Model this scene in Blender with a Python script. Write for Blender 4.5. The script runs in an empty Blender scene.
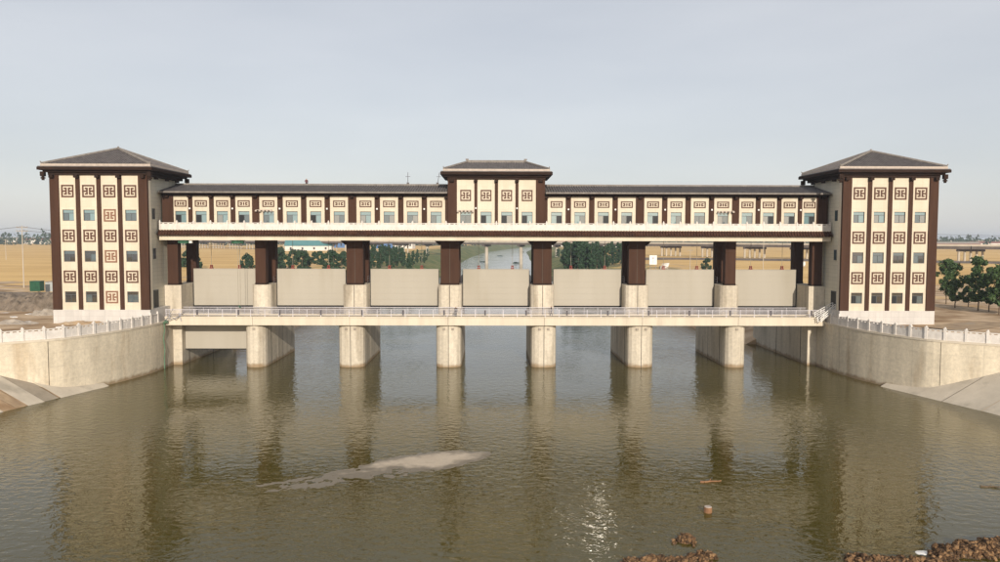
import bpy, bmesh, math, random
from mathutils import Vector, noise as mn
random.seed(7)
R = math.radians
S = bpy.context.scene
COL = S.collection

# ---------------------------------------------------------------- camera, light
CX, H, F = -0.6353, 21.1919, 763.0
PITCH, YAW, ROLL = 0.0578, 0.01, -0.0024
cam_d = bpy.data.cameras.new('camera'); cam = bpy.data.objects.new('camera', cam_d); COL.objects.link(cam)
cam_d.sensor_width = 36; cam_d.lens = F / 1000 * 36; cam_d.clip_end = 30000; cam_d.clip_start = 0.1
cam.location = (CX, 0, H)
from mathutils import Matrix
cam.rotation_euler = (Matrix.Rotation(-YAW, 3, 'Z') @ Matrix.Rotation(R(90) - PITCH, 3, 'X') @ Matrix.Rotation(-ROLL, 3, 'Z')).to_euler()
S.camera = cam

SUN_EL, SUN_AZ = R(19.0), R(8.0)          # sun behind the camera, a little to the right
sd = bpy.data.lights.new('sun', 'SUN'); sd.energy = 4.2; sd.angle = R(0.6); sd.color = (1.0, 0.90, 0.76)
sun = bpy.data.objects.new('sun', sd); COL.objects.link(sun)
svec = Vector((math.sin(SUN_AZ) * math.cos(SUN_EL), -math.cos(SUN_AZ) * math.cos(SUN_EL), math.sin(SUN_EL)))
sun.rotation_euler = svec.to_track_quat('Z', 'Y').to_euler()
sun.location = (20, -60, 60)

W = bpy.data.worlds.new('World'); S.world = W; W.use_nodes = True
nt = W.node_tree; nt.nodes.clear()
sky = nt.nodes.new('ShaderNodeTexSky'); sky.sky_type = 'NISHITA'; sky.sun_disc = False
sky.sun_elevation = SUN_EL; sky.sun_rotation = math.pi - SUN_AZ
sky.air_density = 1.0; sky.dust_density = 1.0; sky.ozone_density = 1.0; sky.altitude = 0
hs = nt.nodes.new('ShaderNodeHueSaturation'); hs.inputs['Saturation'].default_value = 0.75; hs.inputs['Value'].default_value = 1.0
bg = nt.nodes.new('ShaderNodeBackground'); bg.inputs['Strength'].default_value = 0.138
wo = nt.nodes.new('ShaderNodeOutputWorld')
mxs = nt.nodes.new('ShaderNodeMix'); mxs.data_type = 'RGBA'; mxs.inputs['Factor'].default_value = 0.72      # even milky haze veil over the clear sky
tcw = nt.nodes.new('ShaderNodeTexCoord'); mpw = nt.nodes.new('ShaderNodeMapping'); mpw.inputs['Scale'].default_value = (1.2, 1.2, 5); nw = nt.nodes.new('ShaderNodeTexNoise'); nw.inputs['Scale'].default_value = 2.2; nw.inputs['Detail'].default_value = 5
rw = nt.nodes.new('ShaderNodeValToRGB'); rw.color_ramp.elements[0].position = .3; rw.color_ramp.elements[1].position = .75; rw.color_ramp.elements[0].color = (4.45, 4.50, 4.75, 1); rw.color_ramp.elements[1].color = (5.25, 5.22, 5.36, 1)
nt.links.new(tcw.outputs['Generated'], mpw.inputs['Vector']); nt.links.new(mpw.outputs[0], nw.inputs['Vector']); nt.links.new(nw.outputs['Fac'], rw.inputs['Fac']); nt.links.new(rw.outputs[0], mxs.inputs['B'])
nt.links.new(sky.outputs[0], hs.inputs['Color']); nt.links.new(hs.outputs[0], mxs.inputs['A']); nt.links.new(mxs.outputs['Result'], bg.inputs['Color']); nt.links.new(bg.outputs[0], wo.inputs['Surface'])
S.view_settings.view_transform = 'Standard'; S.view_settings.look = 'None'; S.view_settings.exposure = 0.0; S.view_settings.gamma = 1
S.render.engine = 'CYCLES'
S.cycles.caustics_reflective = True

# ---------------------------------------------------------------- pixel -> ray
def ray(px, py):
    u, v = px - 500, py - 281
    c, s = math.cos(-ROLL), math.sin(-ROLL); u, v = c*u - s*v, s*u + c*v
    x, yy, zz = u, F, -v
    c, s = math.cos(PITCH), math.sin(PITCH); y, z = c*yy + s*zz, -s*yy + c*zz
    c, s = math.cos(YAW), math.sin(YAW)
    return c*x + s*y, -s*x + c*y, z
def G(px, py, z=0.0):
    d = ray(px, py); t = (z - H) / d[2]; return CX + t*d[0], t*d[1]
def UX(px, py, Y):
    d = ray(px, py); t = Y / d[1]; return CX + t*d[0]
def UZ(px, py, Y):
    d = ray(px, py); t = Y / d[1]; return H + t*d[2]

# ---------------------------------------------------------------- materials
M = {}
def mat(name, col, col2=None, rough=0.8, scale=1.0, bump=0.0, bscale=None, metal=0.0, streak=False, spec=0.3, contrast=(0.35, 0.65), stain=None, tile=None, detail=6, tide=False):
    m = bpy.data.materials.new(name); m.use_nodes = True
    t = m.node_tree; N = t.nodes; L = t.links
    b = N['Principled BSDF']; b.inputs['Roughness'].default_value = rough; b.inputs['Metallic'].default_value = metal
    b.inputs['Specular IOR Level'].default_value = spec
    geo = N.new('ShaderNodeNewGeometry')
    vec = geo.outputs['Position']
    if streak:
        mp = N.new('ShaderNodeMapping'); mp.inputs['Scale'].default_value = (1, 1, 0.12); L.new(vec, mp.inputs['Vector']); svec_ = mp.outputs[0]
    else: svec_ = vec
    if col2 is None: col2 = tuple(c*0.8 for c in col)
    n = N.new('ShaderNodeTexNoise'); n.inputs['Scale'].default_value = scale; n.inputs['Detail'].default_value = detail; n.inputs['Roughness'].default_value = 0.62
    L.new(svec_, n.inputs['Vector'])
    r = N.new('ShaderNodeValToRGB'); r.color_ramp.elements[0].position = contrast[0]; r.color_ramp.elements[1].position = contrast[1]
    r.color_ramp.elements[0].color = (*col2, 1); r.color_ramp.elements[1].color = (*col, 1)
    L.new(n.outputs['Fac'], r.inputs['Fac'])
    out = r.outputs['Color']
    if stain:
        n2 = N.new('ShaderNodeTexNoise'); n2.inputs['Scale'].default_value = stain[1]; n2.inputs['Detail'].default_value = 4
        mp2 = N.new('ShaderNodeMapping'); mp2.inputs['Scale'].default_value = (1, 1, 0.18 if streak else 1); L.new(vec, mp2.inputs['Vector']); L.new(mp2.outputs[0], n2.inputs['Vector'])
        r2 = N.new('ShaderNodeValToRGB'); r2.color_ramp.elements[0].position = stain[2]; r2.color_ramp.elements[1].position = stain[2] + 0.14
        r2.color_ramp.elements[0].color = (0, 0, 0, 1); r2.color_ramp.elements[1].color = (stain[3],)*3 + (1,)
        L.new(n2.outputs['Fac'], r2.inputs['Fac'])
        mx = N.new('ShaderNodeMix'); mx.data_type = 'RGBA'; L.new(r2.outputs[0], mx.inputs['Factor']); L.new(out, mx.inputs['A']); mx.inputs['B'].default_value = (*stain[0], 1)
        out = mx.outputs['Result']
    if tile:   # tile = (w, h, dark factor): fine joints on upright faces
        sx = N.new('ShaderNodeSeparateXYZ'); L.new(vec, sx.inputs[0])
        ad = N.new('ShaderNodeMath'); ad.operation = 'ADD'; L.new(sx.outputs[0], ad.inputs[0]); L.new(sx.outputs[1], ad.inputs[1])
        cx = N.new('ShaderNodeCombineXYZ'); L.new(ad.outputs[0], cx.inputs[0]); L.new(sx.outputs[2], cx.inputs[1])
        br = N.new('ShaderNodeTexBrick'); br.offset = 0.0; br.inputs['Scale'].default_value = 1
        br.inputs['Brick Width'].default_value = tile[0]; br.inputs['Row Height'].default_value = tile[1]; br.inputs['Mortar Size'].default_value = tile[3] if len(tile) > 3 else 0.02
        br.inputs['Color1'].default_value = (1, 1, 1, 1); br.inputs['Color2'].default_value = (0.93, 0.93, 0.93, 1); br.inputs['Mortar'].default_value = (tile[2],)*3 + (1,)
        L.new(cx.outputs[0], br.inputs['Vector'])
        mm = N.new('ShaderNodeMix'); mm.data_type = 'RGBA'; mm.blend_type = 'MULTIPLY'; mm.inputs['Factor'].default_value = 1
        L.new(out, mm.inputs['A']); L.new(br.outputs['Color'], mm.inputs['B']); out = mm.outputs['Result']
    if tide:   # mottling, then a dirty band left by the water at the foot
        n5 = N.new('ShaderNodeTexNoise'); n5.inputs['Scale'].default_value = 2.2; n5.inputs['Detail'].default_value = 8; n5.inputs['Roughness'].default_value = .7; L.new(vec, n5.inputs['Vector'])
        r5 = N.new('ShaderNodeMapRange'); r5.inputs['From Min'].default_value = .3; r5.inputs['From Max'].default_value = .7; r5.inputs['To Min'].default_value = .78; r5.inputs['To Max'].default_value = 1.06; L.new(n5.outputs['Fac'], r5.inputs['Value'])
        m5 = N.new('ShaderNodeVectorMath'); m5.operation = 'SCALE'; L.new(out, m5.inputs[0]); L.new(r5.outputs[0], m5.inputs['Scale'])
        sz = N.new('ShaderNodeSeparateXYZ'); L.new(vec, sz.inputs[0])
        n6 = N.new('ShaderNodeTexNoise'); n6.inputs['Scale'].default_value = .9; n6.inputs['Detail'].default_value = 6; L.new(vec, n6.inputs['Vector'])
        a6 = N.new('ShaderNodeMath'); a6.operation = 'MULTIPLY_ADD'; a6.inputs[1].default_value = -1.1; L.new(n6.outputs['Fac'], a6.inputs[0]); L.new(sz.outputs[2], a6.inputs[2])
        r6 = N.new('ShaderNodeMapRange'); r6.inputs['From Min'].default_value = -.35; r6.inputs['From Max'].default_value = .1; r6.inputs['To Min'].default_value = .8; r6.inputs['To Max'].default_value = 0; L.new(a6.outputs[0], r6.inputs['Value'])
        mx6 = N.new('ShaderNodeMix'); mx6.data_type = 'RGBA'; L.new(r6.outputs[0], mx6.inputs['Factor']); L.new(m5.outputs[0], mx6.inputs['A']); mx6.inputs['B'].default_value = (.26, .17, .085, 1)
        out = mx6.outputs['Result']
    L.new(out, b.inputs['Base Color'])
    if bump:
        n3 = N.new('ShaderNodeTexNoise'); n3.inputs['Scale'].default_value = bscale or scale*6; n3.inputs['Detail'].default_value = 5
        L.new(vec, n3.inputs['Vector'])
        bp = N.new('ShaderNodeBump'); bp.inputs['Strength'].default_value = bump; bp.inputs['Distance'].default_value = 0.05
        L.new(n3.outputs['Fac'], bp.inputs['Height']); L.new(bp.outputs[0], b.inputs['Normal'])
    M[name] = m; return m

mat('cream', (0.67, 0.59, 0.47), (0.61, 0.53, 0.41), 0.6, 0.5, tile=(0.85, 0.95, 0.86), streak=True)
mat('side_tile', (0.74, 0.69, 0.56), (0.68, 0.63, 0.51), 0.6, 0.6, tile=(1.6, 0.62, 0.72), streak=True)
mat('brown', (0.072, 0.036, 0.023), (0.054, 0.027, 0.0175), 0.7, 1.2, streak=True, spec=.08)
mat('dark_brown', (0.038, 0.021, 0.015), (0.025, 0.016, 0.012), 0.75, 1.0, spec=.06)
mat('emblem', (0.11, 0.050, 0.031), (0.085, 0.038, 0.024), 0.6, 2.0)
mat('emblem_pale', (0.26, 0.14, 0.09), (0.21, 0.11, 0.07), 0.6, 2.0)
mat('rooftile', (0.15, 0.133, 0.127), (0.09, 0.08, 0.077), 0.75, 1.3, bump=0.3)
mat('ridge_tile', (0.26, 0.235, 0.21), (0.17, 0.15, 0.135), 0.75, 2.0)
mat('gutter', (0.50, 0.42, 0.36), (0.38, 0.32, 0.27), 0.6, 2.0)
mat('skirt', (0.08, 0.037, 0.024), (0.05, 0.024, 0.016), 0.7, 1.0, spec=.1)
mat('beam', (0.68, 0.60, 0.48), (0.58, 0.50, 0.39), 0.75, 0.5, streak=True)
mat('white_stone', (0.69, 0.645, 0.60), (0.58, 0.54, 0.50), 0.65, 1.5, stain=((0.5, 0.45, 0.4), 0.9, 0.60, 0.5))
mat('plinth', (0.60, 0.57, 0.54), (0.52, 0.495, 0.47), 0.6, 0.8, streak=True, tile=(1.2, 0.8, 0.8))
mat('concrete', (0.69, 0.615, 0.50), (0.55, 0.485, 0.385), 0.85, 0.55, bump=0.3, bscale=2.5, streak=True, stain=((0.38, 0.32, 0.24), 0.5, 0.55, 0.75), tile=(1.25, 2.6, 0.88, 0.02), tide=True)
mat('wing_concrete', (0.80, 0.70, 0.54), (0.64, 0.56, 0.43), 0.85, 0.5, bump=0.3, bscale=2.0, stain=((0.50, 0.39, 0.26), 0.42, 0.55, 0.75), streak=True, tile=(2.4, 1.9, 0.86, 0.025), tide=True)
mat('joint', (0.10, 0.085, 0.07), None, 0.9)
mat('deck', (0.66, 0.58, 0.46), (0.56, 0.49, 0.39), 0.8, 0.6, streak=True, stain=((0.40, 0.34, 0.27), 0.5, 0.60, 0.5))
mat('gate', (0.42, 0.385, 0.325), (0.39, 0.355, 0.295), 0.65, 0.25, stain=((0.34, 0.30, 0.23), 0.22, 0.55, 0.5), streak=True)
mat('seal', (0.02, 0.018, 0.016), None, 0.8)
mat('lug', (0.24, 0.045, 0.03), None, 0.5)
mat('steel', (0.40, 0.39, 0.42), (0.30, 0.29, 0.31), 0.45, 2.0, metal=0.4)
mat('rail_white', (0.66, 0.63, 0.66), (0.56, 0.53, 0.56), 0.5, 2.0)
mat('rail_dark', (0.10, 0.09, 0.10), None, 0.5)
mat('frame', (0.10, 0.11, 0.115), None, 0.4)
mat('open_dark', (0.012, 0.014, 0.016), None, 0.5)  # flat dark colour painted in place of the unlit room behind open sashes
mat('green_metal', (0.03, 0.11, 0.06), (0.02, 0.07, 0.04), 0.5, 2)
mat('green_hose', (0.13, 0.22, 0.14), (0.08, 0.15, 0.09), 0.6, 2)
mat('rope', (0.35, 0.31, 0.24), None, 0.8)
mat('white_paint', (0.8, 0.78, 0.75), (0.7, 0.68, 0.65), 0.5, 2)
mat('revetment', (0.58, 0.51, 0.41), (0.48, 0.42, 0.335), 0.9, 0.4, bump=0.3, bscale=3, stain=((0.27, 0.24, 0.19), 0.3, 0.56, 0.6))
mat('revetment_dark', (0.36, 0.305, 0.235), (0.27, 0.23, 0.175), 0.9, 0.6, bump=0.4, bscale=3)
mat('silt', (0.54, 0.45, 0.34), (0.46, 0.38, 0.285), 0.85, 0.5, bump=0.3, bscale=4, stain=((0.34, 0.28, 0.22), 0.5, 0.58, 0.5))
mat('wetclod', (0.15, 0.10, 0.06), (0.075, 0.048, 0.03), 0.7, 1.5, bump=0.8, bscale=6, contrast=(0.3, 0.7))
mat('wood', (0.28, 0.15, 0.075), (0.2, 0.10, 0.05), 0.8, 3)
mat('bark', (0.16, 0.115, 0.075), (0.11, 0.08, 0.05), 0.9, 3)
mat('leaf', (0.085, 0.14, 0.045), (0.03, 0.062, 0.022), 0.6, 0.9, contrast=(0.3, 0.7))
mat('leaf_dark', (0.038, 0.078, 0.034), (0.018, 0.042, 0.02), 0.65, 0.7, contrast=(0.3, 0.7))
mat('leaf_far', (0.05, 0.075, 0.045), (0.03, 0.05, 0.03), 0.8, 0.05, contrast=(0.3, 0.7))
mat('viaduct', (0.52, 0.46, 0.38), (0.42, 0.37, 0.30), 0.85, 0.2)
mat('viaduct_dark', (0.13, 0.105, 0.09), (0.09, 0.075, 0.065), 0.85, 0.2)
mat('teal_roof', (0.10, 0.24, 0.25), (0.08, 0.2, 0.21), 0.6, 0.3)
mat('red_roof', (0.30, 0.13, 0.09), (0.24, 0.1, 0.07), 0.7, 0.3)
mat('house_white', (0.72, 0.69, 0.64), (0.62, 0.59, 0.55), 0.8, 0.2)
mat('blue_sheet', (0.08, 0.17, 0.36), None, 0.5, 0.5)
mat('earth', (0.44, 0.32, 0.20), (0.28, 0.195, 0.12), 0.95, 0.5, bump=0.8, bscale=2.0, stain=((0.40, 0.33, 0.25), 0.3, 0.55, 0.7))
mat('stone_bank', (0.25, 0.20, 0.155), (0.12, 0.095, 0.07), 0.95, 0.8, bump=1.0, bscale=1.6, contrast=(0.3, 0.68))
mat('slab', (0.38, 0.33, 0.275), (0.27, 0.23, 0.19), 0.9, 1.0)
mat('blue_wall', (0.42, 0.45, 0.44), (0.35, 0.37, 0.37), 0.8, 1.0)

def glass_mat(name, col, rough):
    m = bpy.data.materials.new(name); m.use_nodes = True
    b = m.node_tree.nodes['Principled BSDF']; b.inputs['Base Color'].default_value = (*col, 1); b.inputs['Roughness'].default_value = rough
    b.inputs['IOR'].default_value = 1.9; b.inputs['Specular IOR Level'].default_value = 0.8
    M[name] = m
glass_mat('glass', (0.07, 0.105, 0.12), 0.03)
glass_mat('glass_dark', (0.022, 0.026, 0.03), 0.03)
glass_mat('glass_blind', (0.20, 0.21, 0.20), 0.12)
glass_mat('glass_pale', (0.17, 0.27, 0.29), 0.04)

def water_mat():
    m = bpy.data.materials.new('river_water'); m.use_nodes = True
    t = m.node_tree; N = t.nodes; L = t.links; b = N['Principled BSDF']
    geo = N.new('ShaderNodeNewGeometry')
    b.inputs['Roughness'].default_value = 0.035; b.inputs['IOR'].default_value = 1.42; b.inputs['Specular IOR Level'].default_value = 0.5; b.inputs['Specular Tint'].default_value = (1, .95, .76, 1)
    n0 = N.new('ShaderNodeTexNoise'); n0.inputs['Scale'].default_value = 0.035; n0.inputs['Detail'].default_value = 3; L.new(geo.outputs['Position'], n0.inputs['Vector'])
    r = N.new('ShaderNodeValToRGB'); r.color_ramp.elements[0].position = 0.38; r.color_ramp.elements[1].position = 0.66
    r.color_ramp.elements[0].color = (0.066, 0.052, 0.008, 1); r.color_ramp.elements[1].color = (0.090, 0.072, 0.016, 1)
    L.new(n0.outputs['Fac'], r.inputs['Fac']); L.new(r.outputs[0], b.inputs['Base Color'])
    def wave(scale, sx, sy, detail):
        mp = N.new('ShaderNodeMapping'); mp.inputs['Scale'].default_value = (sx, sy, 1); mp.inputs['Rotation'].default_value = (0, 0, R(8)); L.new(geo.outputs['Position'], mp.inputs['Vector'])
        n = N.new('ShaderNodeTexNoise'); n.inputs['Scale'].default_value = scale; n.inputs['Detail'].default_value = detail; n.inputs['Distortion'].default_value = 0.4
        L.new(mp.outputs[0], n.inputs['Vector']); return n.outputs['Fac']
    a = wave(1.35, 0.85, 1.1, 3); c = wave(0.33, 0.8, 1.1, 2)
    # calm / ruffled patches
    np_ = N.new('ShaderNodeTexNoise'); np_.inputs['Scale'].default_value = 0.032; np_.inputs['Detail'].default_value = 4; mpp = N.new('ShaderNodeMapping'); mpp.inputs['Scale'].default_value = (1.5, .7, 1); L.new(geo.outputs['Position'], mpp.inputs['Vector']); L.new(mpp.outputs[0], np_.inputs['Vector'])
    pr = N.new('ShaderNodeMapRange'); pr.inputs['From Min'].default_value = 0.38; pr.inputs['From Max'].default_value = 0.62; pr.inputs['To Min'].default_value = 0.3; pr.inputs['To Max'].default_value = 1.0
    L.new(np_.outputs['Fac'], pr.inputs['Value'])
    b1 = N.new('ShaderNodeBump'); b1.inputs['Distance'].default_value = 0.085; L.new(a, b1.inputs['Height']); L.new(pr.outputs[0], b1.inputs['Strength'])
    b2 = N.new('ShaderNodeBump'); b2.inputs['Strength'].default_value = 0.6; b2.inputs['Distance'].default_value = 0.045; L.new(c, b2.inputs['Height']); L.new(b1.outputs[0], b2.inputs['Normal'])
    L.new(b2.outputs[0], b.inputs['Normal'])
    M['water'] = m
water_mat()

def ground_mat():
    m = bpy.data.materials.new('ground'); m.use_nodes = True
    t = m.node_tree; N = t.nodes; L = t.links; b = N['Principled BSDF']; b.inputs['Roughness'].default_value = 0.95; b.inputs['Specular IOR Level'].default_value = 0.1
    geo = N.new('ShaderNodeNewGeometry')
    def ramp(scale, c0, c1, p0=.35, p1=.65, d=6, sy=1.0):
        mp = N.new('ShaderNodeMapping'); mp.inputs['Scale'].default_value = (1, sy, 1); L.new(geo.outputs['Position'], mp.inputs['Vector'])
        n = N.new('ShaderNodeTexNoise'); n.inputs['Scale'].default_value = scale; n.inputs['Detail'].default_value = d; L.new(mp.outputs[0], n.inputs['Vector'])
        r = N.new('ShaderNodeValToRGB'); r.color_ramp.elements[0].position = p0; r.color_ramp.elements[1].position = p1
        r.color_ramp.elements[0].color = (*c0, 1); r.color_ramp.elements[1].color = (*c1, 1); L.new(n.outputs['Fac'], r.inputs['Fac']); return r.outputs[0], n.outputs['Fac']
    gold, _ = ramp(0.02, (0.60, 0.38, 0.15), (0.74, 0.50, 0.21), sy=2.5)
    grass, _ = ramp(0.12, (0.075, 0.12, 0.035), (0.22, 0.20, 0.085))
    dirt, _ = ramp(0.22, (0.30, 0.195, 0.11), (0.60, 0.45, 0.30))
    at = N.new('ShaderNodeAttribute'); at.attribute_name = 'zone'
    sp = N.new('ShaderNodeSeparateColor'); L.new(at.outputs['Color'], sp.inputs[0])
    nn = N.new('ShaderNodeTexNoise'); nn.inputs['Scale'].default_value = 0.09; nn.inputs['Detail'].default_value = 6; L.new(geo.outputs['Position'], nn.inputs['Vector'])
    def mask(ch):
        a = N.new('ShaderNodeMath'); a.operation = 'ADD'; L.new(sp.outputs[ch], a.inputs[0]); L.new(nn.outputs['Fac'], a.inputs[1])
        mr = N.new('ShaderNodeMapRange'); mr.inputs['From Min'].default_value = 0.92; mr.inputs['From Max'].default_value = 1.08; L.new(a.outputs[0], mr.inputs['Value']); return mr.outputs[0]
    m1 = N.new('ShaderNodeMix'); m1.data_type = 'RGBA'; L.new(mask(0), m1.inputs['Factor']); L.new(gold, m1.inputs['A']); L.new(grass, m1.inputs['B'])
    m2 = N.new('ShaderNodeMix'); m2.data_type = 'RGBA'; L.new(mask(1), m2.inputs['Factor']); L.new(m1.outputs['Result'], m2.inputs['A']); L.new(dirt, m2.inputs['B'])
    L.new(m2.outputs['Result'], b.inputs['Base Color'])
    n3 = N.new('ShaderNodeTexNoise'); n3.inputs['Scale'].default_value = 1.5; n3.inputs['Detail'].default_value = 6; L.new(geo.outputs['Position'], n3.inputs['Vector'])
    bp = N.new('ShaderNodeBump'); bp.inputs['Strength'].default_value = 0.6; bp.inputs['Distance'].default_value = 0.15; L.new(n3.outputs['Fac'], bp.inputs['Height']); L.new(bp.outputs[0], b.inputs['Normal'])
    M['ground'] = m
ground_mat()

def island_mat(name, cols, rough):
    m = bpy.data.materials.new(name); m.use_nodes = True; t = m.node_tree; N = t.nodes; L = t.links; b = N['Principled BSDF']; b.inputs['Roughness'].default_value = rough; b.inputs['Specular IOR Level'].default_value = .15
    g = N.new('ShaderNodeNewGeometry'); r = N.new('ShaderNodeValToRGB'); L.new(g.outputs['Random Per Island'], r.inputs['Fac'])
    e = r.color_ramp.elements; e[0].color = (*cols[0], 1); e[1].color = (*cols[-1], 1)
    for i, c in enumerate(cols[1:-1]): q = e.new((i + 1)/(len(cols) - 1)); q.color = (*c, 1)
    L.new(r.outputs[0], b.inputs['Base Color'])
    n = N.new('ShaderNodeTexNoise'); n.inputs['Scale'].default_value = 14; n.inputs['Detail'].default_value = 5; L.new(g.outputs['Position'], n.inputs['Vector'])
    bp = N.new('ShaderNodeBump'); bp.inputs['Strength'].default_value = .9; bp.inputs['Distance'].default_value = .06; L.new(n.outputs['Fac'], bp.inputs['Height']); L.new(bp.outputs[0], b.inputs['Normal'])
    M[name] = m
island_mat('clod', [(.04, .024, .014), (.10, .058, .031), (.17, .095, .047), (.30, .18, .09), (.07, .042, .023)], .95)  # per-clod tones also carry orange highlights and dark shadows in the colour
def silt_mat():
    m = M['silt']; t = m.node_tree; N = t.nodes; L = t.links; b = N['Principled BSDF']
    src = b.inputs['Base Color'].links[0].from_socket
    g = N.new('ShaderNodeNewGeometry'); sp = N.new('ShaderNodeSeparateXYZ'); L.new(g.outputs['Position'], sp.inputs[0])
    n = N.new('ShaderNodeTexNoise'); n.inputs['Scale'].default_value = .8; n.inputs['Detail'].default_value = 5; L.new(g.outputs['Position'], n.inputs['Vector'])
    a = N.new('ShaderNodeMath'); a.operation = 'MULTIPLY_ADD'; a.inputs[1].default_value = .09; L.new(n.outputs['Fac'], a.inputs[0]); L.new(sp.outputs[2], a.inputs[2])
    mr = N.new('ShaderNodeMapRange'); mr.inputs['From Min'].default_value = .075; mr.inputs['From Max'].default_value = .12; L.new(a.outputs[0], mr.inputs['Value'])
    mx = N.new('ShaderNodeMix'); mx.data_type = 'RGBA'; mx.inputs['A'].default_value = (.17, .14, .10, 1); L.new(mr.outputs[0], mx.inputs['Factor']); L.new(src, mx.inputs['B']); L.new(mx.outputs['Result'], b.inputs['Base Color'])
    r2 = N.new('ShaderNodeMapRange'); r2.inputs['To Min'].default_value = .3; r2.inputs['To Max'].default_value = .9; L.new(mr.outputs[0], r2.inputs['Value']); L.new(r2.outputs[0], b.inputs['Roughness'])
silt_mat()

# ---------------------------------------------------------------- mesh builder
BOXF = [(0, 3, 2, 1), (4, 5, 6, 7), (0, 1, 5, 4), (1, 2, 6, 5), (2, 3, 7, 6), (3, 0, 4, 7)]
class MB:
    def __init__(s): s.v = []; s.f = []; s.sm = False
    def box(s, x0, x1, y0, y1, z0, z1):
        if x0 > x1: x0, x1 = x1, x0
        if y0 > y1: y0, y1 = y1, y0
        k = len(s.v)
        s.v += [(x0, y0, z0), (x1, y0, z0), (x1, y1, z0), (x0, y1, z0), (x0, y0, z1), (x1, y0, z1), (x1, y1, z1), (x0, y1, z1)]
        s.f += [tuple(k + i for i in q) for q in BOXF]; return s
    def hexa(s, pts):
        k = len(s.v); s.v += [tuple(p) for p in pts]; s.f += [tuple(k + i for i in q) for q in BOXF]; return s
    def quad(s, *p):
        k = len(s.v); s.v += [tuple(q) for q in p]; s.f.append(tuple(range(k, k + len(p)))); return s
    def prism(s, poly, z0, z1):      # poly in xy, extruded in z (counter-clockwise)
        k = len(s.v); n = len(poly)
        s.v += [(x, y, z0) for x, y in poly] + [(x, y, z1) for x, y in poly]
        s.f += [tuple(k + n - 1 - i for i in range(n)), tuple(k + n + i for i in range(n))]
        s.f += [(k + i, k + (i+1) % n, k + n + (i+1) % n, k + n + i) for i in range(n)]; return s
    def tube(s, p0, p1, r0, r1=None, n=6, caps=True):
        r1 = r0 if r1 is None else r1
        a, b = Vector(p0), Vector(p1); d = (b - a)
        if d.length < 1e-6: return s
        d.normalize(); u = d.orthogonal().normalized(); w = d.cross(u); k = len(s.v)
        for c, r in ((a, r0), (b, r1)):
            for i in range(n):
                t = 2*math.pi*i/n; s.v.append(tuple(c + (u*math.cos(t) + w*math.sin(t))*r))
        s.f += [(k + i, k + (i+1) % n, k + n + (i+1) % n, k + n + i) for i in range(n)]
        if caps: s.f += [tuple(k + n - 1 - i for i in range(n)), tuple(k + n + i for i in range(n))]
        return s
    def mesh(s, name, m):
        me = bpy.data.meshes.new(name); me.from_pydata(s.v, [], s.f)
        if m: me.materials.append(M[m])
        if s.sm: me.polygons.foreach_set('use_smooth', [True]*len(me.polygons))
        me.update(); return me
    def build(s, name, m, parent=None, loc=None):
        o = bpy.data.objects.new(name, s.mesh(name, m)); COL.objects.link(o)
        if parent: o.parent = parent
        if loc is not None: o.location = loc
        return o
def tag(o, label=None, cat=None, group=None, kind=None):
    if label: o['label'] = label
    if cat: o['category'] = cat
    if group: o['group'] = group
    if kind: o['kind'] = kind
    return o
def inst(name, me, parent=None, loc=(0, 0, 0), rz=0, sc=None, rot=None):
    o = bpy.data.objects.new(name, me); COL.objects.link(o); o.parent = parent; o.location = loc
    o.rotation_euler = rot if rot else (0, 0, rz)
    if sc: o.scale = sc if hasattr(sc, '__len__') else (sc, sc, sc)
    return o
def empty(name, label, cat, loc=(0, 0, 0), rz=0, group=None):
    o = bpy.data.objects.new(name, None); COL.objects.link(o); o.location = loc; o.rotation_euler = (0, 0, rz)
    return tag(o, label, cat, group)
def pw(x, pts):
    if x <= pts[0][0]: return pts[0][1]
    for (a, b), (c, d) in zip(pts, pts[1:]):
        if x <= c: return b + (d - b)*(x - a)/(c - a)
    return pts[-1][1]

# ================================================================ SETTING
ZG = 7.5
WALL = [(92.5, 72.0), (97, 64.0), (101.2, 58.3), (105, 56.5), (109, 55.1), (113, 54.0), (118, 53.25)]   # Y, |X| of wing wall face
def xwater(Y): return pw(Y, [(70, 64.0), (91, 59.75), (107, 54.9), (118, 53.25)])
def bankrow(Y):
    if Y <= 92.5:
        xw = xwater(Y); return xw + 12.5, xw + 12.1, 7.25, xw - 3.3, -2.0
    if Y <= 118:
        w = pw(Y, WALL); xw = xwater(Y); zf = max(-2.0, min(7.2, (w - xw)*0.6 - 0.25))
        return w + 0.75, w + 0.3, zf, min(w + 0.2, xw - 3.3), -2.0
    if Y < 150: return 55.0, 54.9, -1.9, 54.8, -2.0
    xw = pw(Y, [(150, 50.0), (230, 40), (360, 27), (800, 30), (1500, 24), (3000, 10)])
    zt = pw(Y, [(150, ZG), (300, 6.0), (450, 5.5), (800, 7.0)])
    return xw + 14, xw + 13.5, zt - 0.2, xw - 4, -2.0
def rivx(Y): return pw(Y, [(400, 0), (700, 4), (1100, 20), (1800, 120), (3000, 500)])
OUT = [0, 2, 5, 9, 14, 20, 28, 38, 50, 65, 85, 110, 140, 180, 240, 330, 480, 700, 1100, 1800, 3200, 6500]
rows = [-200, -100, -50, 0, 30, 50, 65, 75, 80, 85, 88, 91, 92.5] + [93.5 + i*1.5 for i in range(17)] + [118.2, 124, 131, 138, 145, 149.8, 150.2, 156, 163, 171, 180, 190, 202, 216, 232, 250, 270, 292, 316, 342, 370, 400, 435, 475, 520, 580, 650, 730, 820, 930, 1060, 1250, 1500, 1900, 2600, 3800, 6500]
tv, tf, tz = [], [], []
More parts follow.
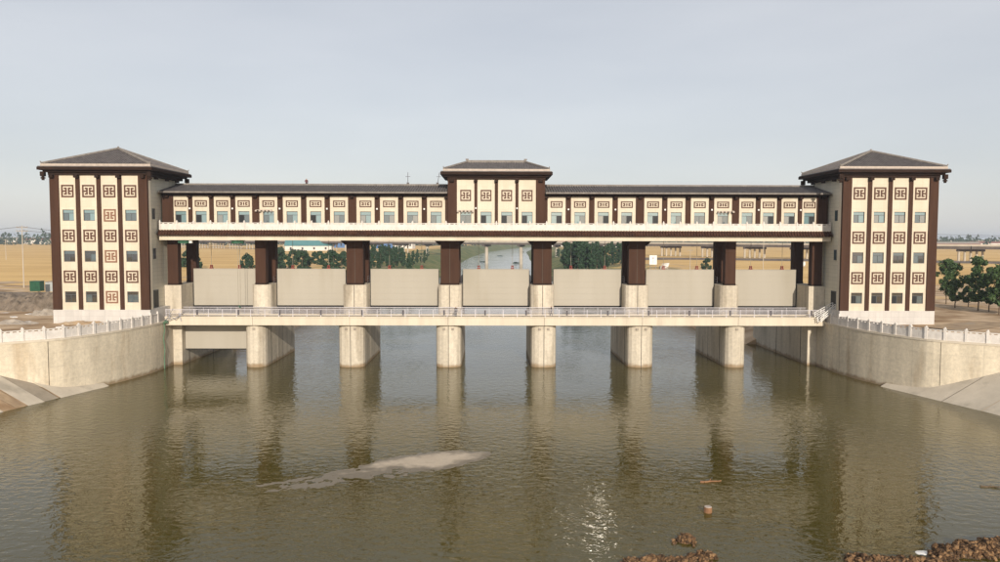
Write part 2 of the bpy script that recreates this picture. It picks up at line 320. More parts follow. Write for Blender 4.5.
for Y in rows:
    xt, xf, zf, xto, zto = bankrow(Y); c = rivx(Y); L_ = []
    zt = ZG if Y < 150 else zf + 0.2
    for o in reversed(OUT): L_.append((-(xt + o), o))
    L_ += [(-xf, -1), (-xto, -2), (xto, -2), (xf, -1)]
    for o in OUT: L_.append((xt + o, o))
    for x, o in L_:
        if o >= 0:
            z = zt + (8.0 - zt)*min(1, o/60)
            if Y > 118: z += 0.25*(mn.noise((x*0.05, Y*0.05, 3)))*min(1, o/10)
        else: z = zf if o == -1 else zto
        g = d = 0.0
        X = x + c
        if Y > 150:
            g = (0.85 if o < 9 else 0.62 if o < 28 else 0.5 if o < 50 else 0.0) if Y > 220 else (0.55 if 0 <= o < 28 else 0.3)
            if Y < 420 and 9 <= o < 65: d = 0.42
        if 140 < Y < 232 and o < 110: d = max(d, 0.75 - 0.3*(o/110))
        if 85 < Y <= 150.2 and o >= 0: d = 0.85 if o < 38 else 0.6 if o < 85 else 0.3
        if Y < 85 and o >= 0: d = 0.5
        if o < 0: d = 0.9 if Y < 150 else d
        tv.append((X, Y, z)); tz.append((g, d, 0, 1))
n = len(L_)
for i in range(len(rows) - 1):
    for j in range(n - 1):
        k = i*n + j; tf.append((k, k + 1, k + n + 1, k + n))
me = bpy.data.meshes.new('ground'); me.from_pydata(tv, [], tf); me.materials.append(M['ground'])
ca = me.color_attributes.new('zone', 'FLOAT_COLOR', 'POINT')
for i, c in enumerate(tz): ca.data[i].color = c
ground = bpy.data.objects.new('ground', me); COL.objects.link(ground); tag(ground, 'golden stubble fields, dirt and grassy river banks', 'ground', kind='structure')

wv = MB().quad((-75, -200, 0), (75, -200, 0), (75, 700, 0), (-75, 700, 0)).quad((-75, 700, 0), (75, 700, 0), (900, 3500, 0), (0, 3500, 0))
tag(wv.build('river_water', 'water'), 'murky olive brown river with small ripples', 'river', kind='structure')

# concrete revetments beside the wing walls, laid in bands
for sgn in (-1, 1):
    root = empty('revetment', 'sloping pale concrete river revetment running down to the water', 'embankment'); root['kind'] = 'structure'
    def rp(Y, z):   # point on the slope
        return (sgn*(xwater(Y) + z/0.6), Y, z)
    bands = [(107.5, 99.5, 'revetment'), (99.5, 97.2, 'revetment_dark'), (97.2, 94.8, 'revetment'), (94.8, 91.6, 'earth' if sgn < 0 else 'revetment'), (91.6, 86.5, 'revetment'), (86.5, 82, 'revetment'), (82, 76, 'revetment'), (76, 68, 'revetment'), (68, 55, 'revetment'), (55, 40, 'revetment'), (40, 20, 'revetment'), (20, 0, 'revetment')]
    if sgn > 0: bands = [(107.5, 97.5, 'revetment'), (97.5, 92, 'revetment')] + bands[4:]; bands[2] = (92, 86.5, 'revetment')
    for y1, y0, mm in bands:
        m = MB(); ns = 8
        lift = 0.0 if mm == 'revetment' else -0.12
        ys = [y0 + 0.04 + (y1 - y0 - 0.08)*i/ns for i in range(ns + 1)]
        for ya, yb in zip(ys, ys[1:]):
            zs = [-1.0, 0.6, 2.2, 3.8, 5.4, 7.4]
            for za, zb in zip(zs, zs[1:]):
                # drop pieces behind the wing wall
                pts = [rp(ya, za), rp(yb, za), rp(yb, zb), rp(ya, zb)]
                def cl(p):
                    w = pw(p[1], WALL) if p[1] > 92.5 else 999
                    x = min(abs(p[0]), w + 0.1); return (sgn*x, p[1], (x - xwater(p[1]))*0.6)
                pts = [cl(p) for p in pts]
                if abs(abs(pts[0][0]) - abs(pts[3][0])) < 0.02 and abs(abs(pts[1][0]) - abs(pts[2][0])) < 0.02: continue
                top = [(p[0], p[1], p[2] + lift) for p in pts]; bot = [(p[0], p[1], p[2] - 0.22) for p in pts]
                if sgn < 0: top, bot = top[::-1], bot[::-1]
                m.quad(*[top[3], top[2], top[1], top[0]]); 
        m.build('slope_slab', mm, root)

# ---------------------------------------------------------------- wing walls and abutments
def wall_path(sgn):
    pts = [(sgn*x, y) for y, x in reversed(WALL)]
    return [(sgn*53.25, 123.0)] + pts
def resample(path, step):
    out = [Vector(path[0])]; acc = 0
    fine = []
    for a, b in zip(path, path[1:]):
        a, b = Vector(a), Vector(b); k = max(1, int((b - a).length/0.1))
        fine += [a.lerp(b, i/k) for i in range(k)]
    fine.append(Vector(path[-1]))
    for a, b in zip(fine, fine[1:]):
        acc += (b - a).length
        if acc >= step: out.append(b.copy()); acc = 0
    return out
BASE = {-1: 'the tower with nine windows', 1: 'the tower with twelve windows'}
SHORT = {-1: 'the three-strip window tower', 1: 'the four-strip window tower'}
ROOTS = {}
for sgn in (-1, 1):
    extra = 'streaked with orange stains and hung with green netting' if sgn < 0 else 'stained grey, below the row of green trees'
    root = empty('retaining_wall', 'curved concrete retaining wall ' + extra, 'wall', (sgn*53.25, 118, 0), group='curved wing walls')
    P = wall_path(sgn)
    # smooth the curve
    fine = resample(P, 0.9)
    sm = fine[:]
    for _ in range(3): sm = [sm[0]] + [(sm[i-1] + sm[i]*2 + sm[i+1])/4 for i in range(1, len(sm) - 1)] + [sm[-1]]
    ROOTS[sgn] = sm
    nrm = []
    for i in range(len(sm)):
        t = (sm[min(i+1, len(sm)-1)] - sm[max(i-1, 0)]).normalized(); nrm.append(Vector((-t.y, t.x))*(1 if sgn > 0 else -1))
    # panels, split at joints
    jidx = [0]; acc = 0
    marks = [sgn*0]
    targets = [5.2, 22.8]
    L = 0; ji = []
    for i in range(1, len(sm)):
        L0 = L; L += (sm[i] - sm[i-1]).length
        for tt in targets:
            if L0 < tt <= L: ji.append(i)
    cuts = [0] + ji + [len(sm) - 1]
    off = Vector((root.location.x, root.location.y))
    for a, b in zip(cuts, cuts[1:]):
        m = MB()
        for i in range(a, b):
            p, q = sm[i].copy(), sm[i+1].copy()
            if i == a and a > 0: p = p.lerp(q, 0.05)
            if i == b - 1 and b < len(sm) - 1: q = q.lerp(p, 0.05)
            pb, qb = p + nrm[i]*0.9, q + nrm[i+1]*0.9
            p, q, pb, qb = p - off, q - off, pb - off, qb - off
            seq = [p, q, qb, pb] if sgn < 0 else [q, p, pb, qb]
            seq = seq[::-1]
            z0, z1 = -2.0, ZG - 0.22
            m.quad((p.x, p.y, z0), (q.x, q.y, z0), (q.x, q.y, z1), (p.x, p.y, z1))
            m.quad((p.x, p.y, z1), (q.x, q.y, z1), (qb.x, qb.y, z1), (pb.x, pb.y, z1))
            m.quad((pb.x, pb.y, z0), (qb.x, qb.y, z0), (qb.x, qb.y, z1), (pb.x, pb.y, z1))
            if i == a: m.quad((p.x, p.y, z0), (pb.x, pb.y, z0), (pb.x, pb.y, z1), (p.x, p.y, z1))
            if i == b-1: m.quad((q.x, q.y, z0), (qb.x, qb.y, z0), (qb.x, qb.y, z1), (q.x, q.y, z1))
        m.build('wall_panel', 'wing_concrete', root)
    for i in ji:
        p = sm[i] + nrm[i]*0.25 - off
        MB().box(p.x - 0.12, p.x + 0.12, p.y - 0.12, p.y + 0.12, -2, ZG - 0.25).build('joint_filler', 'joint', root)
    m = MB()   # coping
    for i in range(len(sm) - 1):
        p, q = sm[i] - nrm[i]*0.08 - off, sm[i+1] - nrm[i+1]*0.08 - off
        pb, qb = sm[i] + nrm[i]*0.95 - off, sm[i+1] + nrm[i+1]*0.95 - off
        z0, z1 = ZG - 0.216, ZG + 0.06
        m.hexa([(p.x, p.y, z0), (q.x, q.y, z0), (qb.x, qb.y, z0), (pb.x, pb.y, z0), (p.x, p.y, z1), (q.x, q.y, z1), (qb.x, qb.y, z1), (pb.x, pb.y, z1)])
    m.build('coping', 'deck', root)
    # abutment behind
    m = MB(); m.box(sgn*51.8, sgn*55.6, 125.6, 152, -2, ZG + 0.02); m.build('abutment_wall', 'concrete', root, (-root.location.x, -root.location.y, 0))
    m = MB(); m.box(sgn*53.25, sgn*55.6, 123.0, 125.59, -2, 6.85); m.build('bridge_seat', 'concrete', root, (-root.location.x, -root.location.y, 0))
    for yy in (128.5, 139.5):
        MB().box(sgn*51.78, sgn*51.9, yy - .1, yy + .1, -2, ZG).build('joint_filler', 'joint', root, (-root.location.x, -root.location.y, 0))

# stone balustrades along the wing walls
def rail_post(w=0.26, h=1.55, finial=True):
    m = MB(); m.box(-w/2, w/2, -w/2, w/2, 0, h - 0.28); m.box(-w*.62, w*.62, -w*.62, w*.62, h - 0.28, h - 0.2)
    if finial:
        m.box(-w*.36, w*.36, -w*.36, w*.36, h - 0.2, h - 0.13); m.tube((0, 0, h - 0.13), (0, 0, h), w*.42, w*.24, 8)
    return m.mesh('post', 'white_stone')
def rail_panel(L, h=1.2):
    m = MB(); t = 0.07
    m.box(-L/2, L/2, -t, t, 0.0, 0.10); m.box(-L/2, L/2, -t*.7, t*.7, 0.101, h*0.82); m.box(-L/2, L/2, -t*1.25, t*1.25, h - 0.099, h)
    for x in (-L*.33, 0, L*.33): m.box(x - .14, x + .14, -t*.8, t*.8, h*0.821, h - 0.10)
    for x0, x1 in ((-L*.44, -L*.04), (L*.04, L*.44)):    # raised fields
        m.box(x0, x1, -t*.95, -t*.701, 0.22, h*0.58); m.box(x0, x1, t*.701, t*.95, 0.22, h*0.58)
    return m.mesh('panel', 'white_stone')
PM = rail_post(0.34, 1.75)
for sgn in (-1, 1):
    sm = ROOTS[sgn]
    pts = resample([tuple(p) for p in sm], 2.35)
    z = ZG + 0.06
    root = empty('stone_balustrade', 'white stone balustrade on the curved wall ' + ('with orange stains beside the bare dirt yard' if sgn < 0 else 'stained grey, beside the row of green trees'), 'balustrade', (sgn*53.5, 121.5, z), group='wing wall balustrades')
    def offp(p, q): 
        t = (q - p).normalized(); return Vector((-t.y, t.x))*(1 if sgn > 0 else -1)*0.3
    pts = [p + offp(pts[i], pts[i+1] if i + 1 < len(pts) else pts[i] + (pts[i] - pts[i-1])) for i, p in enumerate(pts)]
    pts = pts[1:]
    for i, p in enumerate(pts):
        q = pts[min(i+1, len(pts)-1)] if i + 1 < len(pts) else p + (p - pts[i-1])
        a = math.atan2(q.y - p.y, q.x - p.x)
        inst('post', PM, root, (p.x - sgn*53.5, p.y - 121.5, 0), a)
        if i + 1 < len(pts):
            c = (p + q)/2; Lq = (q - p).length - 0.31
            inst('panel', rail_panel(Lq, 1.38), root, (c.x - sgn*53.5, c.y - 121.5, 0), a)

# ================================================================ TOWERS
TA, TB, YT, YR = 53.65, 68.54, 118.4, 131.4
ZT0, ZT1 = 9.78, 30.5
def grid_emblem(rows_, w, h, d, mname, name='fretwork'):
    m = MB(); nr, nc = len(rows_), len(rows_[0]); cw, ch = w/nc, h/nr
    for r, row in enumerate(rows_):
        c = 0
        while c < nc:
            if row[c] == '#':
                e = c
                while e < nc and row[e] == '#': e += 1
                m.box(-w/2 + c*cw, -w/2 + e*cw, -d, 0, h/2 - (r+1)*ch, h/2 - r*ch); c = e
            else: c += 1
    return m.mesh(name, mname)
TE = ["#########", "#.......#", "#.##.##.#", "#..#.#..#", "####.####", "#..#.#..#", "#.##.##.#", "#.......#", "#########"]
GE = ["##########", "#........#", "#.##..##.#", "#..#..#..#", "#.###.##.#", "##########"]
GE = ["###########", "#.........#", "#.##.#.##.#", "#..#.#.#..#", "#.##.#.##.#", "#.........#", "###########"]
EM_T = grid_emblem(TE, 1.86, 1.9, 0.10, 'emblem'); EM_P = grid_emblem(TE, 1.86, 1.9, 0.10, 'emblem_pale'); EM_G = grid_emblem(GE, 1.95, 1.05, 0.10, 'emblem')
EM_V = grid_emblem(TE, 1.75, 1.8, 0.10, 'emblem')

def window_meshes(w, h, kind):
    f = 0.07; m = MB()
    tz_ = h*0.30   # transom height from the top
    m.box(-w/2, w/2, 0, .09, -h/2, -h/2 + f); m.box(-w/2, w/2, 0, .09, h/2 - f, h/2)
    m.box(-w/2, -w/2 + f, 0, .09, -h/2 + f, h/2 - f); m.box(w/2 - f, w/2, 0, .09, -h/2 + f, h/2 - f)
    m.box(-w/2 + f, w/2 - f, 0.005, .085, h/2 - tz_ - f/2, h/2 - tz_ + f/2)
    m.box(-f/2, f/2, 0.005, .085, -h/2 + f, h/2 - tz_ - f/2)
    s = MB(); s.box(-w/2 - .05, w/2 + .05, -0.18, 0.0, -h/2 - .07, -h/2 - 0.002)
    def pane(x0, x1, z0, z1): return MB().box(x0, x1, 0.04, 0.05, z0, z1)
    T = pane(-w/2 + f, w/2 - f, h/2 - tz_ + f/2, h/2 - f); A = pane(-w/2 + f, -f/2, -h/2 + f, h/2 - tz_ - f/2); B = pane(f/2, w/2 - f, -h/2 + f, h/2 - tz_ - f/2)
    return m, s, T, A, B
WT = {}
for key, (w, h) in {'tower': (1.75, 1.7), 'gallery': (1.8, 1.95)}.items():
    m, s, T, A, B = window_meshes(w, h, key)
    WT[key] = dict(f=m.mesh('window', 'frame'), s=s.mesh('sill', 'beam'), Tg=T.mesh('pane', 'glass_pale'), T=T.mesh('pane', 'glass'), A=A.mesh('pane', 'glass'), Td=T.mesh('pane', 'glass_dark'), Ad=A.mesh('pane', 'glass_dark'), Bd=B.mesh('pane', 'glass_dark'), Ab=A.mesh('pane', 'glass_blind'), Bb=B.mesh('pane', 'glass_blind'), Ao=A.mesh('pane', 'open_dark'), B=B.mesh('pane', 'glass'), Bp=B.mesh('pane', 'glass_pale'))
def add_window(root, key, loc, opened=0, pale=False, mirror=False):
    d = WT[key]
    w = inst('window', d['f'], root, loc); inst('sill', d['s'], w)
    if mirror: w.scale.x = -1
    def tilt(): return (R(random.uniform(-.15, .15)), 0, R(random.uniform(-.25, .25)))
    inst('pane', d['Tg'] if pale else d[random.choice(('T', 'Td'))], w, rot=tilt())
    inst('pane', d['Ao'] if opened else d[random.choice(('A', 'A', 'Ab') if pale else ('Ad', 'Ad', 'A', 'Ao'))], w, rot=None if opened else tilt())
    inst('pane', d[random.choice(('Bp', 'Bp', 'Bb', 'B'))] if pale else d[random.choice(('Bd', 'Bd', 'B'))], w, rot=tilt())
    return w
def panel_with_holes(x0, x1, y0, y1, z0, z1, holes):
    """holes: list of (cx, cz, w, h) bottom to top"""
    m = MB(); z = z0
    for cx, cz, w, h in sorted(holes, key=lambda q: q[1]):
        m.box(x0, x1, y0, y1, z, cz - h/2); m.box(x0, cx - w/2, y0, y1, cz - h/2, cz + h/2); m.box(cx + w/2, x1, y0, y1, cz - h/2, cz + h/2); z = cz + h/2
    m.box(x0, x1, y0, y1, z, z1); return m

def hip_roof(root, x0, x1, y0, y1, z0, z1, rx0, rx1, ry, pitch=0.42, name='roof'):
    b = MB()
    A, B, C, D = (x0, y0, z0), (x1, y0, z0), (x1, y1, z0), (x0, y1, z0); P, Q = (rx0, ry, z1), (rx1, ry, z1)
    if abs(rx1 - rx0) > 0.05:
        b.quad(A, B, Q, P); b.quad(C, D, P, Q)
    else: b.quad(A, B, P); b.quad(C, D, P)
    b.quad(B, C, Q); b.quad(D, A, P); b.quad(A, D, C, B)
    ro = b.build(name, 'rooftile', root)
    r = MB()
    def rib(p, q, side):
        p, q = Vector(p), Vector(q); s = Vector(side)*0.11; up = Vector((0, 0, 0.13)); k = len(r.v)
        for c in (p, q): r.v.extend([tuple(c - s - up*0.2), tuple(c - s*0.6 + up*0.8), tuple(c + s*0.6 + up*0.8), tuple(c + s - up*0.2)])
        r.f += [(k, k+1, k+5, k+4), (k+1, k+2, k+6, k+5), (k+2, k+3, k+7, k+6), (k, k+3, k+2, k+1), (k+4, k+5, k+6, k+7)]
    def plane(o, e, along, up_at_start, up_at_end, nrm_len):
        pass
    nx = int((x1 - x0)/pitch)
    for i in range(1, nx):
        x = x0 + (x1 - x0)*i/nx
        t = min(1, (x - x0)/(rx0 - x0), (x1 - x)/(x1 - rx1))
        for ye in (y0, y1): rib((x, ye, z0), (x, ye + (ry - ye)*t, z0 + (z1 - z0)*t), (1, 0, 0))
    ny = int((y1 - y0)/pitch)
    for i in range(1, ny):
        y = y0 + (y1 - y0)*i/ny; t = min((y - y0)/(ry - y0), (y1 - y)/(y1 - ry))
        for xe, rr in ((x0, rx0), (x1, rx1)): rib((xe, y, z0), (xe + (rr - xe)*t, y, z0 + (z1 - z0)*t), (0, 1, 0))
    o = r.build('tile_rolls', 'rooftile', ro); tag(o, kind='stuff')
    for c, e in ((A, P), (B, Q), (C, Q), (D, P)):
        h = MB(); c, e = Vector(c), Vector(e); h.tube(c + Vector((0, 0, .12)), e + Vector((0, 0, .16)), 0.17, 0.17, 6); h.tube(c + Vector((0, 0, .12)), c + (c - e)*0.02 + Vector((0, 0, .5)), 0.13, 0.05, 5)
        h.build('hip_ridge', 'ridge_tile', ro)
    if abs(rx1 - rx0) > 0.05:
        h = MB(); h.box(rx0 - .2, rx1 + .2, ry - .16, ry + .16, z1 - .05, z1 + .38); h.box(rx0 - .3, rx0 + .2, ry - .13, ry + .13, z1 + .381, z1 + .62); h.box(rx1 - .2, rx1 + .3, ry - .13, ry + .13, z1 + .381, z1 + .62); h.build('top_ridge', 'ridge_tile', ro)
    else:
        h = MB(); h.tube((rx0, ry, z1), (rx0, ry, z1 + .45), .26, .12, 8); h.build('apex_finial', 'ridge_tile', ro)
    return ro

def cornice(root, x0, x1, y0, y1, z0, over1, over2):
    m = MB()   # stepped dark eave, then a pale gutter strip
    m.box(x0 - over1*.55, x1 + over1*.55, y0 - over1*.55, y1 + over1*.55, z0, z0 + .28)
    m.box(x0 - over1, x1 + over1, y0 - over1, y1 + over1, z0 + .281, z0 + .72)
    m.build('eave', 'dark_brown', root)
    g = MB(); g.box(x0 - over1*.93, x1 + over1*.93, y0 - over1*.93, y1 + over1*.93, z0 + .721, z0 + .86); g.build('eave_edge', 'rooftile', root)
    g = MB(); g.box(x0 - over2, x1 + over2, y0 - over2, y1 + over2, z0 + .861, z0 + 1.22); g.build('gutter', 'gutter', root)

for sgn in (-1, 1):
    xa, xb = (-TB, -TA) if sgn < 0 else (TA, TB)
    cxm = (xa + xb)/2
    lab = 'cream and brown tower with nine windows and one strip of only fretwork emblems' if sgn < 0 else 'cream and brown tower with twelve windows, three in each of four strips'
    root = empty('gate_tower', lab, 'tower', (cxm, YT, ZG), group='square end towers')
    def LX(x): return x - cxm
    K = Vector((cxm, YT, ZG))
    class T_(MB):
        def box(s, x0, x1, y0, y1, z0, z1): return MB.box(s, x0 - cxm, x1 - cxm, y0 - YT, y1 - YT, z0 - ZG, z1 - ZG)
    T_().box(xa if sgn < 0 else xa + .9, xb - .9 if sgn < 0 else xb, YT + .3, YR, ZT0, ZT1 + .3).build('wall', 'side_tile', root)
    xq = (xb - .899, xb) if sgn < 0 else (xa, xa + .899)
    T_().box(xq[0], xq[1], YT + .3, YT + 1.0, ZT0, ZT1).build('facade_return', 'cream', root)
    T_().box(xa - .02, xb + .02, YT - .15, YR + .1, ZG - .3, ZT0 - .001).build('plinth', 'plinth', root)
    cw, pwid, sw = 1.38, 2.55, 0.65
    x = xa
    cols_ = []
    T_().box(xa, xa + cw, YT - .2, YT + .299, ZT0, ZT1).build('corner_column', 'brown', root)
    T_().box(xb - cw, xb, YT - .2, YT + .299, ZT0, ZT1).build('corner_column', 'brown', root)
    x = xa + cw; span = (xb - xa - 2*cw - 3*sw)/4
    wz = [11.75, 18.05, 24.35]; ez = [14.9, 21.2, 28.05]
    for i in range(4):
        px0, px1 = x, x + span; c = (px0 + px1)/2
        blind = sgn < 0 and i == 2
        holes = [] if blind else [(c, z, 1.75, 1.7) for z in wz]
        pm = panel_with_holes(px0 + .001, px1 - .001, YT, YT + .299, ZT0, ZT1, holes)
        pm.v = [(a - cxm, b - YT, d - ZG) for a, b, d in pm.v]; pm.build('cream_panel', 'cream', root)
        for z in ez: inst('fretwork_emblem', EM_T if not (blind and z < 25) else EM_T, root, (c - cxm, -.002, z - ZG))
        for z in wz:
            if blind: inst('fretwork_emblem', EM_P, root, (c - cxm, -.002, z - ZG))
            else: add_window(root, 'tower', (c - cxm, .16, z - ZG), pale=(z > 24))
        x = px1
        if i < 3:
            T_().box(x, x + sw, YT - .14, YT + .299, ZT0, ZT1).build('pilaster', 'brown', root); x += sw
    # top band and bracket blocks
    T_().box(xa - .1, xb + .1, YT - .3, YR + .3, ZT1 + .001 - .35, ZT1 + .32).build('frieze', 'dark_brown', root) if False else None
    T_().box(xa - .12, xb + .12, YT - .32, YR + .2, ZT1 + .002, ZT1 + .42).build('frieze', 'dark_brown', root)
    bx = [xa + .5, xb - .5] + [xa + cw + span*(i+1) + sw*(i + .5) for i in range(3)]
    for b in bx: T_().box(b - .3, b + .3, YT - .75, YT - .201, ZT1 - .45, ZT1).build('bracket', 'dark_brown', root)
    for yy in (YT + 2.5, (YT + YR)/2, YR - 2.5):
        for xx, s2 in ((xa, -1), (xb, 1)): T_().box(xx, xx + s2*.5, yy - .3, yy + .3, ZT1 - .45, ZT1).build('bracket', 'dark_brown', root)
    for xx, s2 in ((xa, -1), (xb, 1)):       # corner bracket clusters hanging below the eave
        for yy, s3 in ((YT, -1), (YR, 1)):
            m = T_(); m.box(xx + s2*.35, xx + s2*.95, yy + s3*.35, yy + s3*.95, ZT1 - .25, ZT1 + .44); m.box(xx + s2*.5, xx + s2*.8, yy + s3*.5, yy + s3*.8, ZT1 - .85, ZT1 - .251); m.box(xx + s2*.3, xx + s2*1.0, yy + s3*.58, yy + s3*.72, ZT1 - .6, ZT1 - .4)
            m.build('corner_bracket', 'dark_brown', root)
    sub = bpy.data.objects.new('x', None)
    tmp = empty('tmp', '', '')
    tmp.location = (0, 0, 0)
    before = set(COL.objects)
    cornice(tmp, xa, xb, YT, YR, ZT1 + .422, 1.25, .9)
    hip_roof(tmp, xa - .75, xb + .75, YT - .75, YR + .75, ZT1 + 1.6, 35.15, cxm, cxm, (YT + YR)/2)
    for o in list(tmp.children):
        o.parent = root; o.location = (-cxm, -YT, -ZG)
    bpy.data.objects.remove(tmp); bpy.data.objects.remove(sub)
    # inner side face: small windows, a door, a cream corner strip
    xi = xb - .9 if sgn < 0 else xa + .9; s_ = 1 if sgn < 0 else -1
    for (yy, zz, w, h) in ((122.3, 24.7, .95, 1.7), (122.3, 18.4, .95, 1.7)):
        fr = T_(); fr.box(xi, xi + s_*.05, yy - w/2, yy + w/2, zz - h/2, zz + h/2); wo_ = fr.build('side_window', 'frame', root)
        T_().box(xi + s_*.051, xi + s_*.06, yy - w/2 + .08, yy + w/2 - .08, zz - h/2 + .08, zz + h/2 - .08).build('pane', 'glass', wo_)
    dr = T_(); dr.box(xi, xi + s_*.06, 121.6, 123.4, ZT0 + .0, 12.6); do = dr.build('door', 'frame', root)
    T_().box(xi + s_*.061, xi + s_*.08, 121.75, 123.25, ZT0 + .05, 12.45).build('door_leaf', 'open_dark', do)

# ================================================================ PIERS
BAY = 15.77
PX = [-39.15, -23.6, -7.75, 7.75, 23.6, 39.15]
PW = [3.4, 4.2, 4.1, 4.1, 4.2, 3.4]
ORD = ['first', 'second', 'third']
ZP = 13.15
def pier_poly(w, y0, y1, rnd):
    pts = []
    for i in range(9):
        a = math.pi + math.pi*i/8
        pts.append((w/2*math.cos(a)*(1 if True else 1), y0 + rnd + rnd*math.sin(a)))
    return pts + [(w/2, y1), (-w/2, y1)]
for k, (x, w) in enumerate(zip(PX, PW)):
    side = -1 if x < 0 else 1; idx = k if x < 0 else 5 - k
    kind = 'single' if w < 4 else 'twin, split by a dark joint'
    root = empty('bridge_pier', f'round nosed concrete pier, {ORD[idx]} from ' + BASE[side], 'pier', (x, 123, 0), group='concrete gate piers')
    MBp = MB().prism([(a, b - 123) for a, b in pier_poly(w, 123, 141.6, 1.5 if w > 4 else 1.65)], -2, 6.9); MBp.build('lower_pier', 'concrete', root)
    wu = w - 0.15
    MB().prism([(a, b - 123) for a, b in pier_poly(wu, 126.7, 141.6, 1.3)], 6.901, ZP).build('upper_pier', 'concrete', root)
    if w > 4:
        MB().box(-.05, .05, -.012, .35, -2, 6.88).build('joint_filler', 'joint', root)
        MB().box(-.05, .05, 3.685, 4.0, 8.3, ZP - .02).build('joint_filler', 'joint', root)
    for s2 in (-1, 1):   # gate slot and joints on the flanks
        MB().box(s2*(w/2 - .05), s2*(w/2 + .012), 3.6, 3.85, -2, 6.89).build('joint_filler', 'joint', root)
        MB().box(s2*(w/2 - .05), s2*(w/2 + .010), 10.5, 10.62, -2, 6.89).build('joint_filler', 'joint', root)
        MB().box(s2*(w/2 - .05), s2*(w/2 + .012), 7.3, 8.9, -2, 6.89).build('gate_slot', 'concrete', root)
    # anchor boxes on the fascia nose
    for s2 in ((-.7, .7) if w > 4 else (0,)):
        MB().box(s2 - .2, s2 + .2, -.12, .05, 6.1, 6.42).build('bearing_cap', 'slab', root)
    # catwalk rail behind the front column
    m = MB()
    for s2 in (-1, 1):
        for zz in (.45, .9, 1.3): m.tube((s2*wu*.44, 6.6, ZP + zz), (s2*wu*.44, 14.5, ZP + zz), .035, None, 5)
        for yy in (6.6, 8.6, 10.6, 12.6, 14.5): m.tube((s2*wu*.44, yy, ZP - .02), (s2*wu*.44, yy, ZP + 1.32), .04, None, 5)
    m.build('guard_rail', 'rail_dark', root)
    MB().box(-.5, .5, 11.2, 12.6, ZP, ZP + 1.3).build('winch_housing', 'slab', root)

# abutment piers under the end columns
for sgn in (-1, 1):
    root = empty('abutment_pier', 'narrow concrete end pier against ' + BASE[sgn], 'pier', (sgn*52.7, 125.4, 0), group='end piers')
    (MB().box(-.9, 1.8, 0.25, 16, 7.53, ZP) if sgn > 0 else MB().box(-1.8, .9, 0.25, 16, 7.53, ZP)).build('upper_pier', 'concrete', root)

# ================================================================ HOIST PLATFORM
YB = 123.6
LB = 54.3
ZB0, ZB1 = 20.55, 21.3
plat = empty('hoist_platform', 'long cream beam platform on brown columns with white balustrade', 'platform', (0, YB, 8.3))
class P_(MB):
    def box(s, x0, x1, y0, y1, z0, z1): return MB.box(s, x0, x1, y0 - YB, y1 - YB, z0 - 8.3, z1 - 8.3)
P_().box(-54.3, 54.3, YB - .1, 136.5, ZB0, ZB1).build('beam', 'beam', plat)
P_().box(-54.3, 54.3, YB, 136.5, ZB1 + .001, 22.15).build('floor_slab', 'dark_brown', plat)
m = MB()
m.hexa([(-54.3, -.75, ZB1 + .03 - 8.3), (54.3, -.75, ZB1 + .03 - 8.3), (54.3, -.002, ZB1 + .03 - 8.3), (-54.3, -.002, ZB1 + .03 - 8.3), (-54.3, -.62, ZB1 + .12 - 8.3), (54.3, -.62, ZB1 + .12 - 8.3), (54.3, -.002, 22.12 - 8.3), (-54.3, -.002, 22.12 - 8.3)])
sk = m.build('tile_skirt', 'skirt', plat)
m = MB()
nrib = 240
for i in range(nrib):
    x = -54.2 + 108.4*i/(nrib - 1)
    m.tube((x, -.8, ZB1 + .06 - 8.3), (x, -.02, 22.16 - 8.3), .13, .13, 6)
tag(m.build('tile_rolls', 'skirt', sk), kind='stuff')
P_().box(-54.3, 54.3, YB - .12, YB + .18, 22.151, 22.26).build('kerb', 'beam', plat)
PMh = rail_post(0.24, 1.5); npan = 40; pit = 108.3/npan
PAN = rail_panel(pit - .25, 1.12)
for i in range(npan + 1):
    x = -54.15 + pit*i
    inst('post', PMh, plat, (x, .03, 22.26 - 8.3))
    if i < npan: inst('panel', PAN, plat, (x + pit/2, .03, 22.26 - 8.3))
# columns
def column(x, w, y0, y1, corb):
    m = P_(); m.box(x - w/2, x + w/2, y0, y1, ZP - .01, ZB0 + .02)
    c = m.build('column', 'brown', plat)
    g = P_(); g.box(x - w/2 - .04, x + w/2 + .04, y0 - .04, y1 + .04, ZP - .005, ZP + .3)
    g.build('column_base', 'dark_brown', c)
    if w > 2:
        P_().box(x - .035, x + .035, y0 - .006, y0 + .1, ZP + .31, ZB0 - .55).build('joint_filler', 'joint', c)
    if corb:
        k = MB()
        for s2 in (-1, 1):
            xa_, xb_ = x + s2*w/2, x + s2*(w/2 + 1.1)
            q = [(xa_, y0 + .1), (xb_, y0 + .1)]
            k.prism([(0, 0), (0, 0), (0, 0)], 0, 0) if False else None
            a, b = (xa_, xb_)
            z0, z1 = ZB0 - .75 - 8.3, ZB0 + .01 - 8.3
            yy0, yy1 = y0 + .1 - YB, y1 - .1 - YB
            k.hexa([(a, yy0, z0), (a + s2*.25, yy0, z0), (a + s2*.25, yy1, z0), (a, yy1, z0), (a, yy0, z1), (b, yy0, z1), (b, yy1, z1), (a, yy1, z1)])
        k.build('corbel', 'dark_brown', c)
for x, w in zip(PX, PW):
    wc = 3.05 if w > 4 else 1.75
    if abs(x) > 20 and w > 4: wc = 2.75
    xo = x + (-.15 if x < 0 else .15)*(1 if w < 4 else 0)
    column(xo, wc, 127.5, 128.9, w > 4); column(xo, wc, 133.4, 134.8, False)
for sgn in (-1, 1):
    column(sgn*53.1, 1.7, 125.7, 127.1, False); column(sgn*53.1, 1.7, 133.4, 134.8, False)

